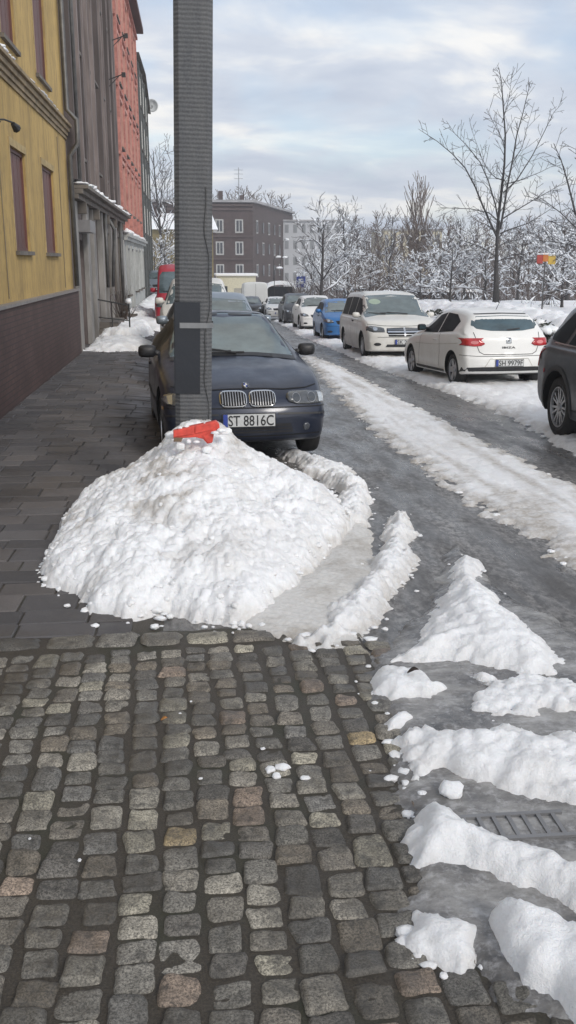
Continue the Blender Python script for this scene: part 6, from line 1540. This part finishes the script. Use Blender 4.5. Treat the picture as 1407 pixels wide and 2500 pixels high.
# low dark pavilion among the trees and far snowy cars
px0, _ = AY(1035, 700, 75); px1, zt = AY(1160, 713, 75); pv = empty('park_pavilion', (px0, 75, gz(px0, 75)-1), label='low dark pavilion with a snowy roof seen through the trees', cat='pavilion'); hh = zt-gz(px0, 75)+1
m = MB(); m.box(0, px1-px0, 0, 5, 0, hh); m.build('wall', simple('dark_wood', (.045, .042, .045), .8, var=.4), pv); m = MB(); m.box(-.4, px1-px0+.4, -.6, 5.4, hh+.002, hh+.3); m.build('roof', SNOW, pv, bevel=.08)
for i in range(3): m = MB(); m.box(.6+i*1.4, 1.4+i*1.4, -.05, -.001, .5, hh-.5); m.build('window', PANE2, pv)

# thin winter air
hm = bpy.data.materials.new('winter_haze'); hm.use_nodes = True; ht = hm.node_tree; ht.nodes.clear(); ho = ht.nodes.new('ShaderNodeOutputMaterial'); hv = ht.nodes.new('ShaderNodeVolumePrincipled')
hv.inputs['Color'].default_value = (.93, .95, 1, 1); hv.inputs['Density'].default_value = .0012; hv.inputs['Anisotropy'].default_value = .2; ht.links.new(hv.outputs[0], ho.inputs['Volume'])
m = MB(); m.box(-62, 142, -8, 332, -6.5, 24); hz_ = m.build('haze', hm); hz_['kind'] = 'stuff'; tag(hz_, 'thin pale winter haze over the whole street')

# ================================================================== SKY, SUN, CAMERA
w = bpy.data.worlds.new('World'); scene.world = w; w.use_nodes = True; nt = w.node_tree; nt.nodes.clear()
out = nt.nodes.new('ShaderNodeOutputWorld'); bg = nt.nodes.new('ShaderNodeBackground'); nt.links.new(bg.outputs[0], out.inputs[0])
SUN_EL, SUN_AZ = R(34), R(150)       # azimuth clockwise from +y
sky = nt.nodes.new('ShaderNodeTexSky'); sky.sky_type = 'NISHITA'; sky.sun_disc = False; sky.sun_elevation = SUN_EL; sky.sun_rotation = SUN_AZ; sky.air_density = 1.0; sky.dust_density = 1.5
bg.inputs['Strength'].default_value = .1
tc = nt.nodes.new('ShaderNodeTexCoord'); sp_ = nt.nodes.new('ShaderNodeSeparateXYZ'); nt.links.new(tc.outputs['Generated'], sp_.inputs[0])
def mth(op, a, b=None):
    n = nt.nodes.new('ShaderNodeMath'); n.operation = op
    for i, v in enumerate((a, b)):
        if v is None: continue
        if hasattr(v, 'links'): nt.links.new(v, n.inputs[i])
        else: n.inputs[i].default_value = v
    return n.outputs[0]
den = mth('ADD', mth('MAXIMUM', sp_.outputs['Z'], 0), .26)
cb = nt.nodes.new('ShaderNodeCombineXYZ'); nt.links.new(mth('DIVIDE', sp_.outputs['X'], den), cb.inputs[0]); nt.links.new(mth('DIVIDE', sp_.outputs['Y'], den), cb.inputs[1])
def wn(scale, det, rough, off, my=1):
    mp = nt.nodes.new('ShaderNodeMapping'); mp.inputs['Location'].default_value = off; mp.inputs['Scale'].default_value = (1, my, 1); nt.links.new(cb.outputs[0], mp.inputs[0])
    n = N(nt, 'ShaderNodeTexNoise', Scale=scale, Detail=det, Roughness=rough, Distortion=.3); nt.links.new(mp.outputs[0], n.inputs['Vector']); return n.outputs['Fac']
n1 = wn(2.0, 6, .5, (3.2, 1.7, 0)); n2 = wn(2.6, 7, .52, (8.1, 4.4, 2), 1.5)
cloudcol = ramp(nt, n2, [(.36, (5.3, 5.85, 6.9)), (.5, (6.5, 6.95, 7.75)), (.62, (9.2, 9.1, 8.9))])
cov = ramp(nt, n1, [(.36, .45), (.54, .97)])
skyc = mix(nt, 1.0, sky.outputs[0], (1.5, 1.5, 1.5), 'MULTIPLY')
cc = mix(nt, cov, skyc, cloudcol); nt.links.new(cc, bg.inputs['Color'])
sd = bpy.data.lights.new('sun', 'SUN'); sd.energy = 1.6; sd.angle = R(14); sd.color = (1, .95, .88)
so = bpy.data.objects.new('sun', sd); COL.objects.link(so)
dv = Vector((math.sin(SUN_AZ)*math.cos(SUN_EL), math.cos(SUN_AZ)*math.cos(SUN_EL), math.sin(SUN_EL))); so.rotation_euler = dv.to_track_quat('Z', 'Y').to_euler(); so.location = (20, -10, 30)
cam = bpy.data.cameras.new('camera'); co = bpy.data.objects.new('camera', cam); COL.objects.link(co); scene.camera = co
cam.sensor_fit = 'VERTICAL'; cam.sensor_height = 36; cam.lens = 36*F_/2500; cam.clip_end = 2000; cam.clip_start = .05
co.location = (0, 0, CH); rot = Matrix((_r, _u, -_f)).transposed(); co.rotation_euler = rot.to_euler()
scene.view_settings.view_transform = 'Standard'; scene.view_settings.look = 'None'; scene.view_settings.exposure = .17; scene.view_settings.gamma = 1
